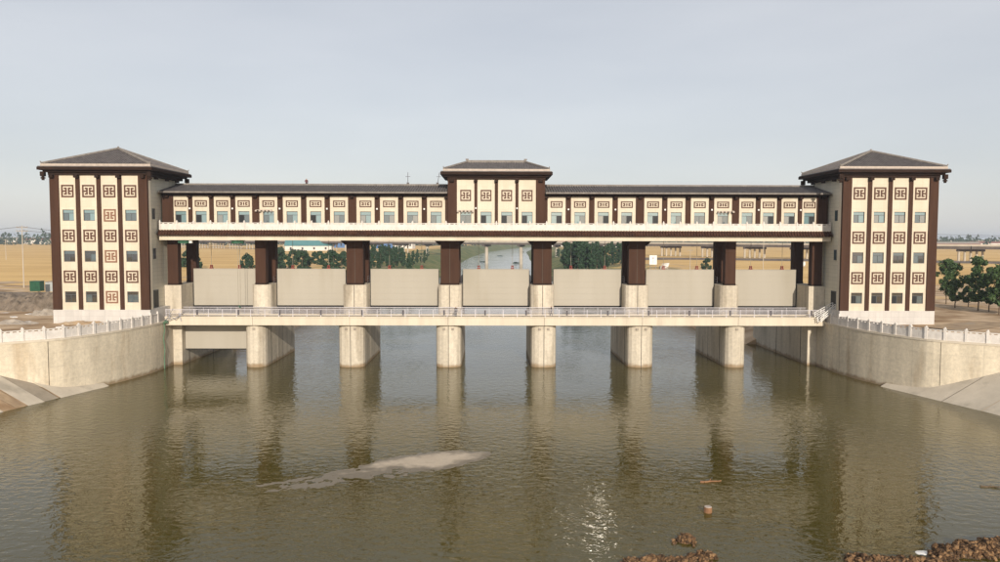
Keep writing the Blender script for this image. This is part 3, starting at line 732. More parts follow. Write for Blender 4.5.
# ================================================================ GALLERY WINGS + PAVILION
YW, ZW0, ZW1 = 125.2, 22.151, 27.75
def wing(sgn):
    lab = 'long low gallery wing with fretwork emblems joined to ' + BASE[sgn]
    x_in, x_out = sgn*7.95, sgn*54.3
    ox = sgn*30
    root = empty('hoist_gallery', lab, 'gallery', (ox, YW, ZW0), group='gallery wings')
    class Q(MB):
        def box(s, x0, x1, y0, y1, z0, z1): return MB.box(s, x0 - ox, x1 - ox, y0 - YW, y1 - YW, z0 - ZW0, z1 - ZW0)
    Q().box(x_in, x_out, YW + .3, 135.6, ZW0, ZW1 + .2).build('wall', 'cream', root)
    # windows: positions along the wing
    wl = []
    for c in (15.6, 31.4): wl += [c - 5.75, c - 1.92, c + 1.92, c + 5.75]
    wl += [41.15, 44.65, 48.1, 51.4]
    wl = sorted(wl)
    hw = 1.48
    edges = []
    for i, xw in enumerate(wl):
        l, r = xw - hw, xw + hw
        if xw > 40: l, r = xw - 1.36, xw + 1.36
        if i == len(wl) - 1: l, r = xw - 1.25, xw + 1.15
        edges.append((l, r))
        pm = panel_with_holes(min(sgn*l, sgn*r), max(sgn*l, sgn*r), YW, YW + .299, ZW0, ZW1, [(sgn*xw, 24.28, 1.8, 1.95)])
        pm.v = [(a - ox, b - YW, d - ZW0) for a, b, d in pm.v]; pm.build('cream_panel', 'cream', root)
        inst('fretwork_emblem', EM_G, root, (sgn*xw - ox, -.002, 26.5 - ZW0))
        add_window(root, 'gallery', (sgn*xw - ox, .15, 24.28 - ZW0), opened=random.random() < .7, pale=True, mirror=sgn > 0)
    prev = 7.95
    for i, (l, r) in enumerate(edges + [(54.3, 0)]):
        if l - prev > .15:
            wide = l - prev > 1.2
            Q().box(sgn*(prev + .001), sgn*(l - .001), YW - (.22 if wide else .12), YW + .299, ZW0, ZW1).build('pilaster', 'brown', root)
            bxm = (prev + l)/2
            Q().box(sgn*(bxm - .28), sgn*(bxm + .28), YW - .75, YW - .23, ZW1 - .32, ZW1 + .0).build('bracket', 'dark_brown', root)
            if i % 2 == 1:
                Q().box(sgn*(bxm - .12), sgn*(bxm + .12), YW - .42, YW - .24, 25.55, 25.8).build('wall_lamp', 'white_paint', root)
        prev = r
    Q().box(x_in, x_out, YW - .35, YW + .298, ZW1 + .002, ZW1 + .3).build('frieze', 'dark_brown', root)
    # gable roof
    ye, yr, yb = YW - 1.35, 130.4, 137.0; ze, zr = 28.35, 29.75
    xa_, xb_ = (min(x_in, x_out), max(x_in, x_out))
    if sgn < 0: xb_ -= .0
    m = MB()
    def Z(p): return (p[0] - ox, p[1] - YW, p[2] - ZW0)
    A, B, C, D, E_, F_ = [Z(p) for p in ((xa_, ye, ze), (xb_, ye, ze), (xb_, yr, zr), (xa_, yr, zr), (xb_, yb, ze), (xa_, yb, ze))]
    m.quad(A, B, C, D); m.quad(D, C, E_, F_); m.quad(A, F_, E_, B); m.quad(B, E_, C); m.quad(A, D, F_)
    ro = m.build('roof', 'rooftile', root)
    m = MB(); n_ = int(abs(x_out - x_in)/.42)
    for i in range(n_):
        x = xa_ + .2 + (xb_ - xa_ - .4)*i/(n_ - 1)
        for y2 in (ye - .04, yb + .04): m.tube(Z((x, y2, ze + .03)), Z((x, yr, zr + .05)), .12, .12, 5)
    tag(m.build('tile_rolls', 'rooftile', ro), kind='stuff')
    m = MB(); m.box(xa_ - ox, xb_ - ox, yr - .17 - YW, yr + .17 - YW, zr + .0 - ZW0, zr + .34 - ZW0); m.build('top_ridge', 'ridge_tile', ro)
    Q().box(xa_, xb_, ye - .12, ye + .9, ZW1 + .301, ze - .03).build('eave', 'dark_brown', root)
    Q().box(xa_, xb_, ye - .2, ye - .121, ze - .2, ze + .02).build('gutter', 'ridge_tile', root)
    for xx in ((-37.8 - 0, ) if sgn < 0 else (37.5,)):
        # pale scalloped canopy over one window
        m = Q(); m.box(xx - 1.25, xx + 1.25, YW - .7, YW - .24, 25.42, 25.5)
        for q in range(5): m.box(xx - 1.2 + q*.6 - .16, xx - 1.2 + q*.6 + .16, YW - .72, YW - .66, 25.2, 25.419)
        m.box(xx - 1.25, xx - 1.17, YW - .24, YW - .001, 25.42, 25.5); m.box(xx + 1.17, xx + 1.25, YW - .24, YW - .001, 25.42, 25.5)
        m.build('window_canopy', 'gutter', root)
    return root
wing(-1); wing(1)

pav = empty('central_pavilion', 'taller central pavilion with hipped grey roof and four square emblems', 'pavilion', (0, 124.7, ZW0))
YV = 124.7
class V_(MB):
    def box(s, x0, x1, y0, y1, z0, z1): return MB.box(s, x0, x1, y0 - YV, y1 - YV, z0 - ZW0, z1 - ZW0)
ZV1 = 30.5
V_().box(-7.9, 7.9, YV + .3, 135.9, ZW0, ZV1 + .2).build('wall', 'side_tile', pav)
for s2 in (-1, 1): V_().box(s2*6.5, s2*7.9, YV - .2, YV + .299, ZW0, ZV1).build('corner_column', 'brown', pav)
for i, c in enumerate((-5.0, -1.68, 1.68, 5.0)):
    pm = panel_with_holes(c - 1.42, c + 1.42, YV, YV + .299, ZW0, ZV1, [(c, 24.28, 1.8, 1.95)])
    pm.v = [(a, b - YV, d - ZW0) for a, b, d in pm.v]; pm.build('cream_panel', 'cream', pav)
    inst('fretwork_emblem', EM_V, pav, (c, -.002, 27.9 - ZW0)); add_window(pav, 'gallery', (c, .15, 24.28 - ZW0), opened=0 if i == 0 else 1, pale=True)
for x0, x1 in ((-6.499, -6.421), (-3.579, -3.101), (-.259, .259), (3.101, 3.579), (6.421, 6.499)):
    V_().box(x0, x1, YV - .14, YV + .299, ZW0, ZV1).build('pilaster', 'brown', pav)
    if x1 - x0 > .2:
        V_().box((x0 + x1)/2 - .28, (x0 + x1)/2 + .28, YV - .75, YV - .145, ZV1 - .42, ZV1).build('bracket', 'dark_brown', pav)
for s2 in (-1, 1): V_().box(s2*7.2 - .35, s2*7.2 + .35, YV - .75, YV - .205, ZV1 - .42, ZV1).build('bracket', 'dark_brown', pav)
for xx in (-3.34, 3.34): V_().box(xx - .12, xx + .12, YV - .4, YV - .145, 25.7, 25.95).build('wall_lamp', 'white_paint', pav)
m = V_(); m.box(-6.25, -3.75, YV - .7, YV - .24, 25.42, 25.5)
for q in range(5): m.box(-6.2 + q*.6 - .16, -6.2 + q*.6 + .16, YV - .72, YV - .66, 25.2, 25.419)
m.box(-6.25, -6.17, YV - .24, YV - .001, 25.42, 25.5); m.box(-3.83, -3.75, YV - .24, YV - .001, 25.42, 25.5)
m.build('window_canopy', 'gutter', pav)
V_().box(-8.0, 8.0, YV - .32, 136.1, ZV1 + .002, ZV1 + .4).build('frieze', 'dark_brown', pav)
tmp = empty('tmp', '', '')
cornice(tmp, -7.9, 7.9, YV, 135.9, ZV1 + .402, 1.15, .75)
hip_roof(tmp, -8.5, 8.5, YV - .6, 136.5, ZV1 + 1.58, 33.75, -4.9, 4.9, 130.3)
for o in list(tmp.children): o.parent = pav; o.location = (0, -YV, -ZW0)
bpy.data.objects.remove(tmp)

# ================================================================ SERVICE BRIDGE
YD0, YD1, ZD0, ZD1 = 122.4, 126.6, 6.92, 8.3
br = empty('service_bridge', 'pale concrete footbridge deck with steel rails crossing in front of the gates', 'bridge', (0, YD0, ZD0))
class B_(MB):
    def box(s, x0, x1, y0, y1, z0, z1): return MB.box(s, x0, x1, y0 - YD0, y1 - YD0, z0 - ZD0, z1 - ZD0)
    def tb(s, a, b, r, n=5): return MB.tube(s, (a[0], a[1] - YD0, a[2] - ZD0), (b[0], b[1] - YD0, b[2] - ZD0), r, None, n)
ends = [-53.2] + [x for x in PX] + [53.2]
for a, b in zip(ends, ends[1:]):
    B_().box(a + .025, b - .025, YD0, YD1, ZD0 + .001, ZD1 - .15).build('deck_slab', 'deck', br)
    B_().box(a + .02, b - .02, YD0 - .08, YD0 + .3, ZD1 - .149, ZD1 + .02).build('kerb', 'deck', br)
    B_().box(a + .02, b - .02, YD1 - .3, YD1 + .05, ZD1 - .149, ZD1 + .02).build('kerb', 'deck', br)
for yy, nm in ((YD0 + .1, 0), (YD1 - .15, 1)):
    pm = MB(); pm.box(-.035, .035, -.04, .04, 0, 1.15); pm.box(-.08, .08, -.07, .07, 0, .06); pm = pm.mesh('rail_post', 'rail_white' if nm == 0 else 'steel')
    npst = 47
    for i in range(npst + 1): inst('rail_post', pm, br, (-53 + 106*i/npst, yy - YD0, ZD1 + .02 - ZD0))
    for zz, r in ((.25, .03), (.5, .03), (.75, .03), (.95, .03), (1.14, .05)):
        B_().tb((-53.1, yy - (.0), ZD1 + .02 + zz), (53.1, yy, ZD1 + .02 + zz), r).build('rail', 'rail_white' if (nm == 0 or zz > 1) else 'steel', br)
    if nm == 0:   # square connector boxes along the rails
        for i in range(16):
            x = -48 + i*6.6
            B_().box(x - .14, x + .14, yy - .09, yy - .056, ZD1 + .3, ZD1 + 1.1).build('rail_bracket', 'rail_dark', br)

# ================================================================ SLUICE GATES
edges_g = [-51.75] + PX + [51.75]
wid = [0] + [w - .15 for w in PW] + [0]
GN = ['first', 'second', 'third', 'middle']
YG = 130.6
for k in range(7):
    x0 = edges_g[k] + wid[k]/2 + .12; x1 = edges_g[k+1] - wid[k+1]/2 - .12
    side = -1 if k < 3 else 1; idx = k if k <= 3 else 6 - k
    lab = 'raised beige sluice gate in the middle bay, below the taller pavilion' if k == 3 else f'raised beige sluice gate in the {GN[idx]} bay from ' + BASE[side]
    c = (x0 + x1)/2; hw = (x1 - x0)/2
    root = empty('sluice_gate', lab, 'gate', (c, YG, 9.4), group='raised sluice gates')
    MB().box(-hw, hw, .03, .5, 0, 6.15).build('gate_leaf', 'gate', root)
    for j in range(6): MB().box(-hw, hw, 0, .0295, j*1.025 + .015, (j + 1)*1.025 - .015).build('plate', 'gate', root)
    MB().box(-hw, hw, .02, .48, -.42, -.001).build('seal_gap_strip', 'seal', root)  # black seal made deep so its colour draws the dark gap beneath
    MB().box(-hw, hw, -.04, .54, 6.151, 6.27).build('top_flange', 'gate', root)
    for s2 in (-1, 1): MB().box(s2*(hw + .09), s2*(hw + .002), -.05, .3, -.2, 6.05).build('side_seal', 'seal', root)
    for j in range(5): MB().box(-hw + .1, hw - .1, .501, 1.1, .3 + j*1.33, .5 + j*1.33).build('stiffener', 'gate', root)
    for s2 in (-1, 1):
        lx = s2*hw*.5 + random.uniform(-.3, .3)
        m = MB(); m.box(lx - .28, lx + .28, .05, .45, 6.271, 6.45); m.box(lx - .2, lx - .1, .1, .4, 6.451, 6.9); m.box(lx + .1, lx + .2, .1, .4, 6.451, 6.9); m.tube((lx - .22, .25, 6.73), (lx + .22, .25, 6.73), .1, None, 8)
        m.build('lifting_lug', 'lug', root)
        MB().tube((lx, .25, 6.85), (lx, .25, ZB0 - 9.4 + .01), .035, None, 5).build('hoist_rope', 'rope', root)
# lower stop panel under the footbridge in the first bay
root = empty('stop_log_panel', 'beige bulkhead panel hanging under the footbridge beside the green netting', 'panel', (-46.35, 126.9, 2.5))
MB().box(-5.4, 5.4, 0, .4, 0, 6.0).build('leaf', 'gate', root)
MB().box(-5.4, 5.4, .02, .38, -.15, -.001).build('seal', 'seal', root)

# green maintenance hoists under the beam
for px_, gl in ((184, 'green maintenance hoist under the beam close to the end column'), (237.5, 'green maintenance hoist under the beam with a long rope down the gate')):
    x = UX(px_, 243, 124.2)
    root = empty('electric_hoist', gl, 'hoist', (x, 124.2, ZB0), group='green hoists')
    m = MB(); m.box(-.55, .55, -.3, .3, -.55, -.1); m.tube((-.95, 0, -.32), (-.55, 0, -.32), .22, None, 10); m.tube((.55, 0, -.32), (.95, 0, -.32), .22, None, 10); m.build('motor_drum', 'green_metal', root)
    MB().box(-1.2, 1.2, -.12, .12, -.1, .005).build('trolley_rail', 'green_metal', root)
    if px_ > 200:
        for dx in (-.06, .3): MB().tube((dx, 0, -.55), (dx, 0, -10.6), .03, None, 5).build('rope', 'rope', root)
        MB().tube((-.06, 0, -10.6), (.3, 0, -11.0), .1, None, 6).build('hook_block', 'green_metal', root)
    else:
        MB().box(.9, 1.35, -.3, .1, -.5, -.05).build('lamp_box', 'white_paint', root)
        MB().tube((0, 0, -.55), (0, 0, -2.0), .03, None, 5).build('rope', 'rope', root)

# green netting hose on the abutment and leaning white rails
xg = -52.95
m = MB(); pts = [(0, 0, 7.3), (.1, -.1, 6.2), (-.1, -.12, 4.8), (.08, -.1, 3.2), (-.02, -.1, 1.6), (0, -.15, -.2)]
for a, b in zip(pts, pts[1:]): m.tube(a, b, .09, .09, 8)
m.tube((0, 0, 7.3), (.5, -.2, 7.6), .2, .3, 8)
o = m.build('green_hose', 'green_hose', None, (-53.1, 121.9, 0)); tag(o, 'limp green netting hose hanging down the abutment wall to the water', 'hose')
for k, (x, y, L_, hh, rz) in enumerate(((52.6, 122.1, 3.4, 1.7, 0.1), (52.9, 121.6, 3.1, 2.0, -.05), (53.3, 121.3, 2.6, 2.3, .05))):
    labs = ['lowest white rail panel leaning at the bridge end', 'middle white rail panel leaning at the bridge end', 'steepest white rail panel leaning at the bridge end']
    root = empty('rail_panel', labs[k], 'rail panel', (x - 1.2, y, 8.35 if y > 121.9 else 7.6), rz, group='loose white rail panels')
    a = math.atan2(hh, L_)
    for j in range(3): MB().tube((0 - j*.12, 0, .1 + j*.28), (L_*.95 - j*.12, 0, .1 + j*.28 + hh), .06, None, 6).build('rail', 'white_paint', root)
    for j in range(4): 
        xx = L_*.95*j/3.2; MB().box(xx - .05, xx + .05, -.05, .05, .02 + hh*j/3.2, .75 + hh*j/3.2).build('bar', 'white_paint', root)
# same kind of clutter, steel, at the other end
root = empty('scrap_railing', 'tangle of bent steel railing at the bridge end by the green netting', 'railing', (-52.6, 121.9, 7.55))
for j in range(7):
    a = random.uniform(-.6, .9); MB().tube((random.uniform(-.6, 2.2), random.uniform(-.3, .3), random.uniform(0.05, .5)), (random.uniform(0, 2.8), random.uniform(-.3, .3), random.uniform(.9, 2.1)), .05, None, 5).build('bar', 'steel', root)

# ================================================================ HEIGHTFIELDS: sandbar, earth mounds
def heightfield(name, mname, x0, x1, y0, y1, step, fn, label, cat, kind):
    nx, ny = int((x1 - x0)/step) + 1, int((y1 - y0)/step) + 1
    Hh = [[fn(x0 + i*step, y0 + j*step) for i in range(nx)] for j in range(ny)]
    v, f, ix = [], [], {}
    def vid(i, j):
        if (i, j) not in ix: ix[(i, j)] = len(v); v.append((x0 + i*step, y0 + j*step, Hh[j][i]))
        return ix[(i, j)]
    for j in range(ny - 1):
        for i in range(nx - 1):
            if max(Hh[j][i], Hh[j][i+1], Hh[j+1][i], Hh[j+1][i+1]) > -.25: f.append((vid(i, j), vid(i+1, j), vid(i+1, j+1), vid(i, j+1)))
    me = bpy.data.meshes.new(name); me.from_pydata(v, [], f); me.materials.append(M[mname]); me.polygons.foreach_set('use_smooth', [True]*len(f))
    o = bpy.data.objects.new(name, me); COL.objects.link(o); tag(o, label, cat, kind=kind); return o, Hh
def capsule(pts):
    def d(x, y):
        best = -9
        for (ax, ay, ar), (bx, by, brr) in zip(pts, pts[1:]):
            vx, vy = bx - ax, by - ay; t = max(0, min(1, ((x-ax)*vx + (y-ay)*vy)/(vx*vx + vy*vy + 1e-9)))
            r = ar + (brr - ar)*t; dd = r - math.hypot(x - ax - vx*t, y - ay - vy*t)
            best = max(best, dd)
        return best
    return d
def P3(px, py, r): x, y = G(px, py, 0); return (x, y, r)
cap = capsule([P3(480, 453.5, 1.0), P3(462, 456.5, 2.1), P3(437, 460, 3.1), P3(410, 462.5, 2.4), P3(388, 464.5, 1.6), P3(366, 468, .8)])
cap2 = capsule([P3(342, 474, .6), P3(384, 471, .5)]); cap3 = capsule([P3(297, 489, .3), P3(319, 487, .4)]); cap4 = capsule([P3(366, 468, .25), P3(300, 480, .3), P3(262, 487, .2)])
capw = capsule([P3(430, 470, .5), P3(395, 471, 1.7), P3(345, 477, 2.1), P3(305, 486, 1.6), P3(272, 490, .6)])
def fsand(x, y):
    d = max(cap(x, y), cap2(x, y), cap3(x, y), cap4(x, y))
    n_ = mn.noise((x*.5, y*.5, 1.3))*.5 + mn.noise((x*1.6, y*1.6, 7))*.3 + mn.noise((x*4, y*4, 3))*.12
    e = d + n_*1.1
    ew = capw(x, y) + n_
    hw_ = -.3 if ew < -1.5 else .022*min(1, ew) + .035*mn.noise((x*.9, y*1.3, 11)) + .02*mn.noise((x*3.2, y*4, 5)) - .014
    return hw_ if e < -2.5 else max(hw_,  (.10*(1 - math.exp(-e/1.2)) if e > 0 else .10*e) + .012*mn.noise((x*3, y*3, 2)))
xs = [G(250, 489)[0], G(492, 450)[0]]
heightfield('sandbar', 'silt', xs[0] - 1, xs[1] + 2, 60, 79, .2, fsand, 'low pale silt bar lying in the open water', 'sandbar', 'structure')

def mound(label, pts, hmax, bbox, seed, nclod):
    cp = capsule(pts)
    def fn(x, y):
        d = cp(x, y); n_ = mn.noise((x*.9 + seed, y*.9, 0))*.5 + mn.noise((x*2.3, y*2.3 + seed, 5))*.3 + mn.noise((x*5, y*5, seed))*.15
        e = d + n_*.9
        return max(-.4, (hmax*(1 - math.exp(-e/1.3)) if e > 0 else .35*e) + .28*n_*(1 if e > -.3 else 0))
    o, _ = heightfield('earth_mound', 'wetclod', *bbox, .12, fn, label, 'earth mound', None)
    ico = bmesh.new(); bmesh.ops.create_icosphere(ico, subdivisions=1, radius=1); iv = [v.co.copy() for v in ico.verts]; fi = [[q.index for q in f.verts] for f in ico.faces]; ico.free()
    m = MB(); rr = random.Random(seed); c = 0; tries = 0
    while c < nclod and tries < nclod*60:
        tries += 1
        x, y = rr.uniform(bbox[0], bbox[1]), rr.uniform(bbox[2], bbox[3]); z = fn(x, y)
        if z < .02: continue
        c += 1; s = rr.choice((.025, .035, .045, .055, .07, .09, .14))*rr.uniform(.7, 1.2); k = len(m.v); sx, sy, sz = (rr.uniform(.7, 1.3) for _ in range(3)); ph = rr.uniform(0, 9)
        for q in iv:
            w_ = 1 + .8*mn.noise((q.x*1.4 + ph, q.y*1.4, q.z*1.4 + ph)); m.v.append((x + q.x*s*sx*w_, y + q.y*s*sy*w_, z + s*.3 + q.z*s*sz*.8*w_))
        m.f += [tuple(k + i for i in f) for f in fi]
    tag(m.build('earth_clods', 'clod', o), kind='stuff')
mound('hooked heap of brown earth clods breaking the water surface', [P3(676, 541, .2), P3(690, 539.5, .55), P3(700, 544, .25), P3(708, 550, .25), P3(706, 556, .4), P3(680, 560, .5), P3(655, 559, .6), P3(640, 562, .6), P3(630, 575, 1.2)], .38, (7, 16.5, 46.0, 53.5), 11, 2600)
mound('long bank of wet brown earth rising from the water', [P3(862, 560, .7), P3(885, 560, .7), P3(910, 563, .7), P3(935, 562, .6), P3(952, 548, .9), P3(975, 549, 1.3), P3(1000, 547, 1.6), P3(1040, 549, 2.2)], .72, (22, 39, 46.0, 54.5), 23, 5600)

# floating bits
def lump(name, mname, px, py, sx, sy, sz, label, cat, rz=0):
    x, y = G(px, py, 0); bm = bmesh.new(); bmesh.ops.create_icosphere(bm, subdivisions=3, radius=1)
    for v in bm.verts:
        w_ = 1 + .3*mn.noise(v.co*1.5 + Vector((px, py, 0))); v.co = Vector((v.co.x*sx*w_, v.co.y*sy*w_, v.co.z*sz*w_))
    me = bpy.data.meshes.new(name); bm.to_mesh(me); bm.free(); me.materials.append(M[mname]); o = bpy.data.objects.new(name, me); COL.objects.link(o); o.location = (x, y, sz*.25); o.rotation_euler = (0, 0, rz); tag(o, label, cat); return o
x, y = G(709, 511, 0)
st = empty('wooden_stump', 'small orange brown wooden stump standing in the water', 'stump', (x, y, 0))
MB().tube((0, 0, -.8), (0, 0, .42), .36, .30, 12).build('stump_body', 'wood', st)
MB().tube((0, 0, .421), (0, 0, .45), .29, .27, 12).build('cut_top', 'gutter', st)
def drift(px, py, L_, rz, label, mm='bark'):
    x, y = G(px, py, 0); m = MB(); p = Vector((-L_/2, 0, .02)); r_ = .12
    for i in range(6):
        q = p + Vector((L_/6, random.uniform(-.12, .12), random.uniform(-.02, .03))); m.tube(p, q, r_, r_*.85, 7); r_ *= .85; p = q
    m.tube((-L_*.1, 0, .03), (L_*.05, .4, .16), .05, .03, 5)
    o = m.build('driftwood', mm, None, (x, y, 0)); o.rotation_euler = (0, 0, rz); tag(o, label, 'driftwood')
drift(712, 481, 1.9, .05, 'reddish driftwood branch floating near the wooden stump', 'wood')
drift(992, 485, 1.6, -.3, 'dark driftwood branch floating in open water off the revetment')
lump('plastic_sheet', 'white_paint', 927, 551, .75, .35, .07, 'white plastic scrap lying at the edge of the long earth bank', 'scrap')

# ================================================================ TREES
def leaf_crown(h, rx, nclump, nleaf, ls, seed, base=.22, shape='round'):
    rr = random.Random(seed); m = MB()
    centres = []
    for i in range(nclump):
        t = rr.random(); z = h*(base + (1 - base)*t)
        prof = (math.sin(math.pi*min(1, max(.08, t*.86 + .10)))**.7 if shape == 'round' else (1 - t)**.55*min(1, t*6 + .35))
        a = rr.uniform(0, 6.283); r = rx*prof*math.sqrt(rr.random())*rr.uniform(.75, 1.1)
        centres.append((Vector((r*math.cos(a), r*math.sin(a), z)), rr.uniform(.16, .30)*rx*1.25))
    for i in range(nleaf):
        c, cr = rr.choice(centres)
        d = Vector((rr.gauss(0, 1), rr.gauss(0, 1), rr.gauss(0, 1))).normalized()
        p = c + d*cr*rr.uniform(.45, 1.05); n = (d + Vector((rr.gauss(0, .5), rr.gauss(0, .5), rr.gauss(.3, .5)))).normalized()
        u = n.orthogonal().normalized(); w = n.cross(u); a = rr.uniform(0, 6.28); u, w = u*math.cos(a) + w*math.sin(a), w*math.cos(a) - u*math.sin(a)
        s = ls*rr.uniform(.6, 1.3)
        m.quad(p - u*s, p + w*s*.6, p + u*s, p - w*s*.6)
    return m, centres
def trunk_mesh(h, r, centres, seed, nl=9):
    rr = random.Random(seed); m = MB(); p = Vector((0, 0, -.4)); rad = r
    k = 6; pts = [p]
    for i in range(k):
        q = Vector((rr.uniform(-.12, .12), rr.uniform(-.12, .12), h*.85*(i + 1)/k)); m.tube(p, q, rad, rad*.8, 7); rad *= .8; p = q; pts.append(q)
    for c, _ in rr.sample(centres, min(nl, len(centres))):
        b = min(pts[1:], key=lambda q: abs(q.z - c.z*.72)); m.tube(b, c, r*.3, r*.08, 5)
    return m
TREE = {}
def variant(key, h, rx, ncl, nl, ls, seed, leaf, base=.22, shape='round', tr=.14):
    m, cs = leaf_crown(h, rx, ncl, nl, ls, seed, base, shape)
    TREE.setdefault(key, []).append((trunk_mesh(h, tr, cs, seed).mesh('trunk', 'bark'), m.mesh('crown', leaf)))
for s in range(5): variant('near', 8.8, 2.2, 34, 3600, .22, 40 + s, 'leaf', .24, 'round', .13)
for s in range(4): variant('poplar', 9.0, 1.9, 30, 1500, .36, 60 + s, 'leaf_dark', .10, 'cone')
for s in range(4): variant('bush', 6.5, 2.4, 26, 1300, .36, 80 + s, 'leaf_dark', .10, 'round')
def tree(key, X, Y, z, sc, label, group, rr=random):
    v = rr.choice(TREE[key]); o = empty('tree', label, 'tree', (X, Y, z), rr.uniform(0, 6.28), group); s = (sc*rr.uniform(.9, 1.1), sc*rr.uniform(.9, 1.1), sc)
    inst('trunk', v[0], o, sc=s); inst('crown', v[1], o, sc=s)
for px, py, s in ((946, 302, 1.02), (955, 307, .98), (968, 306, .72), (978, 309, 1.12), (989, 310, .9), (999, 313, 1.05), (1011, 314, .85), (1024, 314, 1.1)):
    X, Y = G(px, py, 7.6); tree('near', X, Y, 7.5, s, 'leafy green tree in the row along the dirt track', 'roadside trees by the dirt track')
def grove(key, lst, label, group):
    for px, py, s in lst:
        X, Y = G(px, py, 7.4); tree(key, X, Y, 6.6, s, label, group)
rr = random.Random(5)
grove('bush', [(272 + i*5.2 + rr.uniform(-2, 2), 269 + rr.uniform(-5, 3), rr.uniform(1.0, 1.4)) for i in range(15)], 'dark green bushy tree in the straggling row on the sandy bank', 'trees in a row on the sandy bank')
grove('poplar', [(364 + (i*2.6) % 64 + rr.uniform(-2, 2), 263 + (4 if i < 20 else -3) + rr.uniform(-3, 3), rr.uniform(.9, 1.3)*(1 - .35*((i*2.6) % 64)/64)) for i in range(40)], 'dark green poplar in the dense plantation above the grassy bank', 'poplar plantation above the grassy bank')
grove('poplar', [(564 + (i*3.0) % 66 + rr.uniform(-1.5, 1.5), 266 + (2 if i < 16 else -4) + rr.uniform(-2, 2), rr.uniform(1.1, 1.45)) for i in range(34)], 'dark green poplar in the plantation near the white signboard', 'poplar plantation near the white signboard')
grove('bush', [(187, 270, 1.25), (192, 271, 1.35), (197, 272, 1.0), (246, 271, 1.1), (250, 272, 1.0)], 'dark green shrub tree alone at the edge of the stubble field', 'lone shrubs at the field edge')
grove('bush', [(706, 270, .9)], 'dark shrub tree standing beside a brown column in the last bays', 'lone shrubs by the viaduct')
grove('bush', [(558 + i*5, 256 + rr.uniform(-1, 1), rr.uniform(.8, 1.1)) for i in range(4)], 'small round tree far behind on the river bank', 'far bank trees')

# far woodland on the horizon: one mass
m = MB(); rr = random.Random(9)
for cl in range(1500):
    X = rr.uniform(-1500, 1500); Y = rr.uniform(1050, 1450) + abs(X)*.05
    if abs(X - rivx(Y)) < 60: continue
    if mn.noise((X*.004, 0, 2)) < -.28: continue
    hh = rr.uniform(9, 19)*(1 + .4*mn.noise((X*.01, 4, 1))); rx = rr.uniform(4, 8)
    for i in range(26):
        t = rr.random(); a = rr.uniform(0, 6.28); r = rx*math.sin(math.pi*min(1, t*.8 + .15))*rr.random()**.4
        p = Vector((X + r*math.cos(a), Y + r*math.sin(a), 7 + hh*t)); s = rr.uniform(1.2, 2.3)
        u = Vector((rr.gauss(0, 1), rr.gauss(0, .4), rr.gauss(0, .6))).normalized()*s; w = Vector((rr.gauss(0, .5), rr.gauss(0, .5), rr.gauss(0, 1))).normalized()*s
        m.quad(p - u, p - w, p + u, p + w)
tag(m.build('distant_woodland', 'leaf_far'), 'distant belt of dark trees along the horizon', 'woodland', kind='stuff')

# ================================================================ VIADUCT
vp = [(420, 330), (246, 428), (176, 486), (136, 524), (60, 575), (-20, 615), (-110, 680), (-278, 810), (-480, 960)]
via = empty('viaduct', 'long pale road viaduct on column bents crossing the fields', 'viaduct', (0, 600, 7))
def vrel(p, z): return (p.x, p.y - 600, z - 7)
fine = resample(vp, 30.0)
dz0, dz1 = 15.0, 16.6
for i in range(len(fine) - 1):
    a, b = fine[i], fine[i+1]; t = (b - a).normalized(); nn_ = Vector((-t.y, t.x))*5.6
    a2 = a + t*.03
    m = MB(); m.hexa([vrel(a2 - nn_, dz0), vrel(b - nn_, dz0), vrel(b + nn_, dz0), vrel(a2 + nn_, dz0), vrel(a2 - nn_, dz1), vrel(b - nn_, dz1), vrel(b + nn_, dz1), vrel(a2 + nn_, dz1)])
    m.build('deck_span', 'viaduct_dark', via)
    m = MB(); e = Vector((-t.y, t.x))
    for s2 in (-1, 1):
        p, q = a2 + e*5.4*s2, b + e*5.4*s2; k = e*.15
        m.hexa([vrel(p - k, dz1 + .001), vrel(q - k, dz1 + .001), vrel(q + k, dz1 + .001), vrel(p + k, dz1 + .001), vrel(p - k, dz1 + 1), vrel(q - k, dz1 + 1), vrel(q + k, dz1 + 1), vrel(p + k, dz1 + 1)])
    m.build('parapet', 'viaduct', via)
for i, p in enumerate(fine):
    t = (fine[min(i+1, len(fine)-1)] - fine[max(0, i-1)]).normalized(); e = Vector((-t.y, t.x))
    inr = abs(p.x) < 60
    if not inr: e = Vector((1, -.12)).normalized(); t = Vector((.12, 1)).normalized()
    wb = 5.8 if inr else 7.2
    a, b = p - e*wb, p + e*wb; k = t*.8
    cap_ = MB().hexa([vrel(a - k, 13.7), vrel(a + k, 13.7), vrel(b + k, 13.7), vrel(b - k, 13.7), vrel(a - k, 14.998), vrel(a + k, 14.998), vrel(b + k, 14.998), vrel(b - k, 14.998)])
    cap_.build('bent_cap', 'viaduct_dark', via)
    for j in ((0,) if inr else (-2, -1, 0, 1, 2)):
        c = p + e*j*(3.6 if inr else 3.1)
        MB().tube(vrel(c, -1.5 if inr else 6), vrel(c, 13.7), 1.35 if inr else .62, None, 10).build('column', 'viaduct', via)

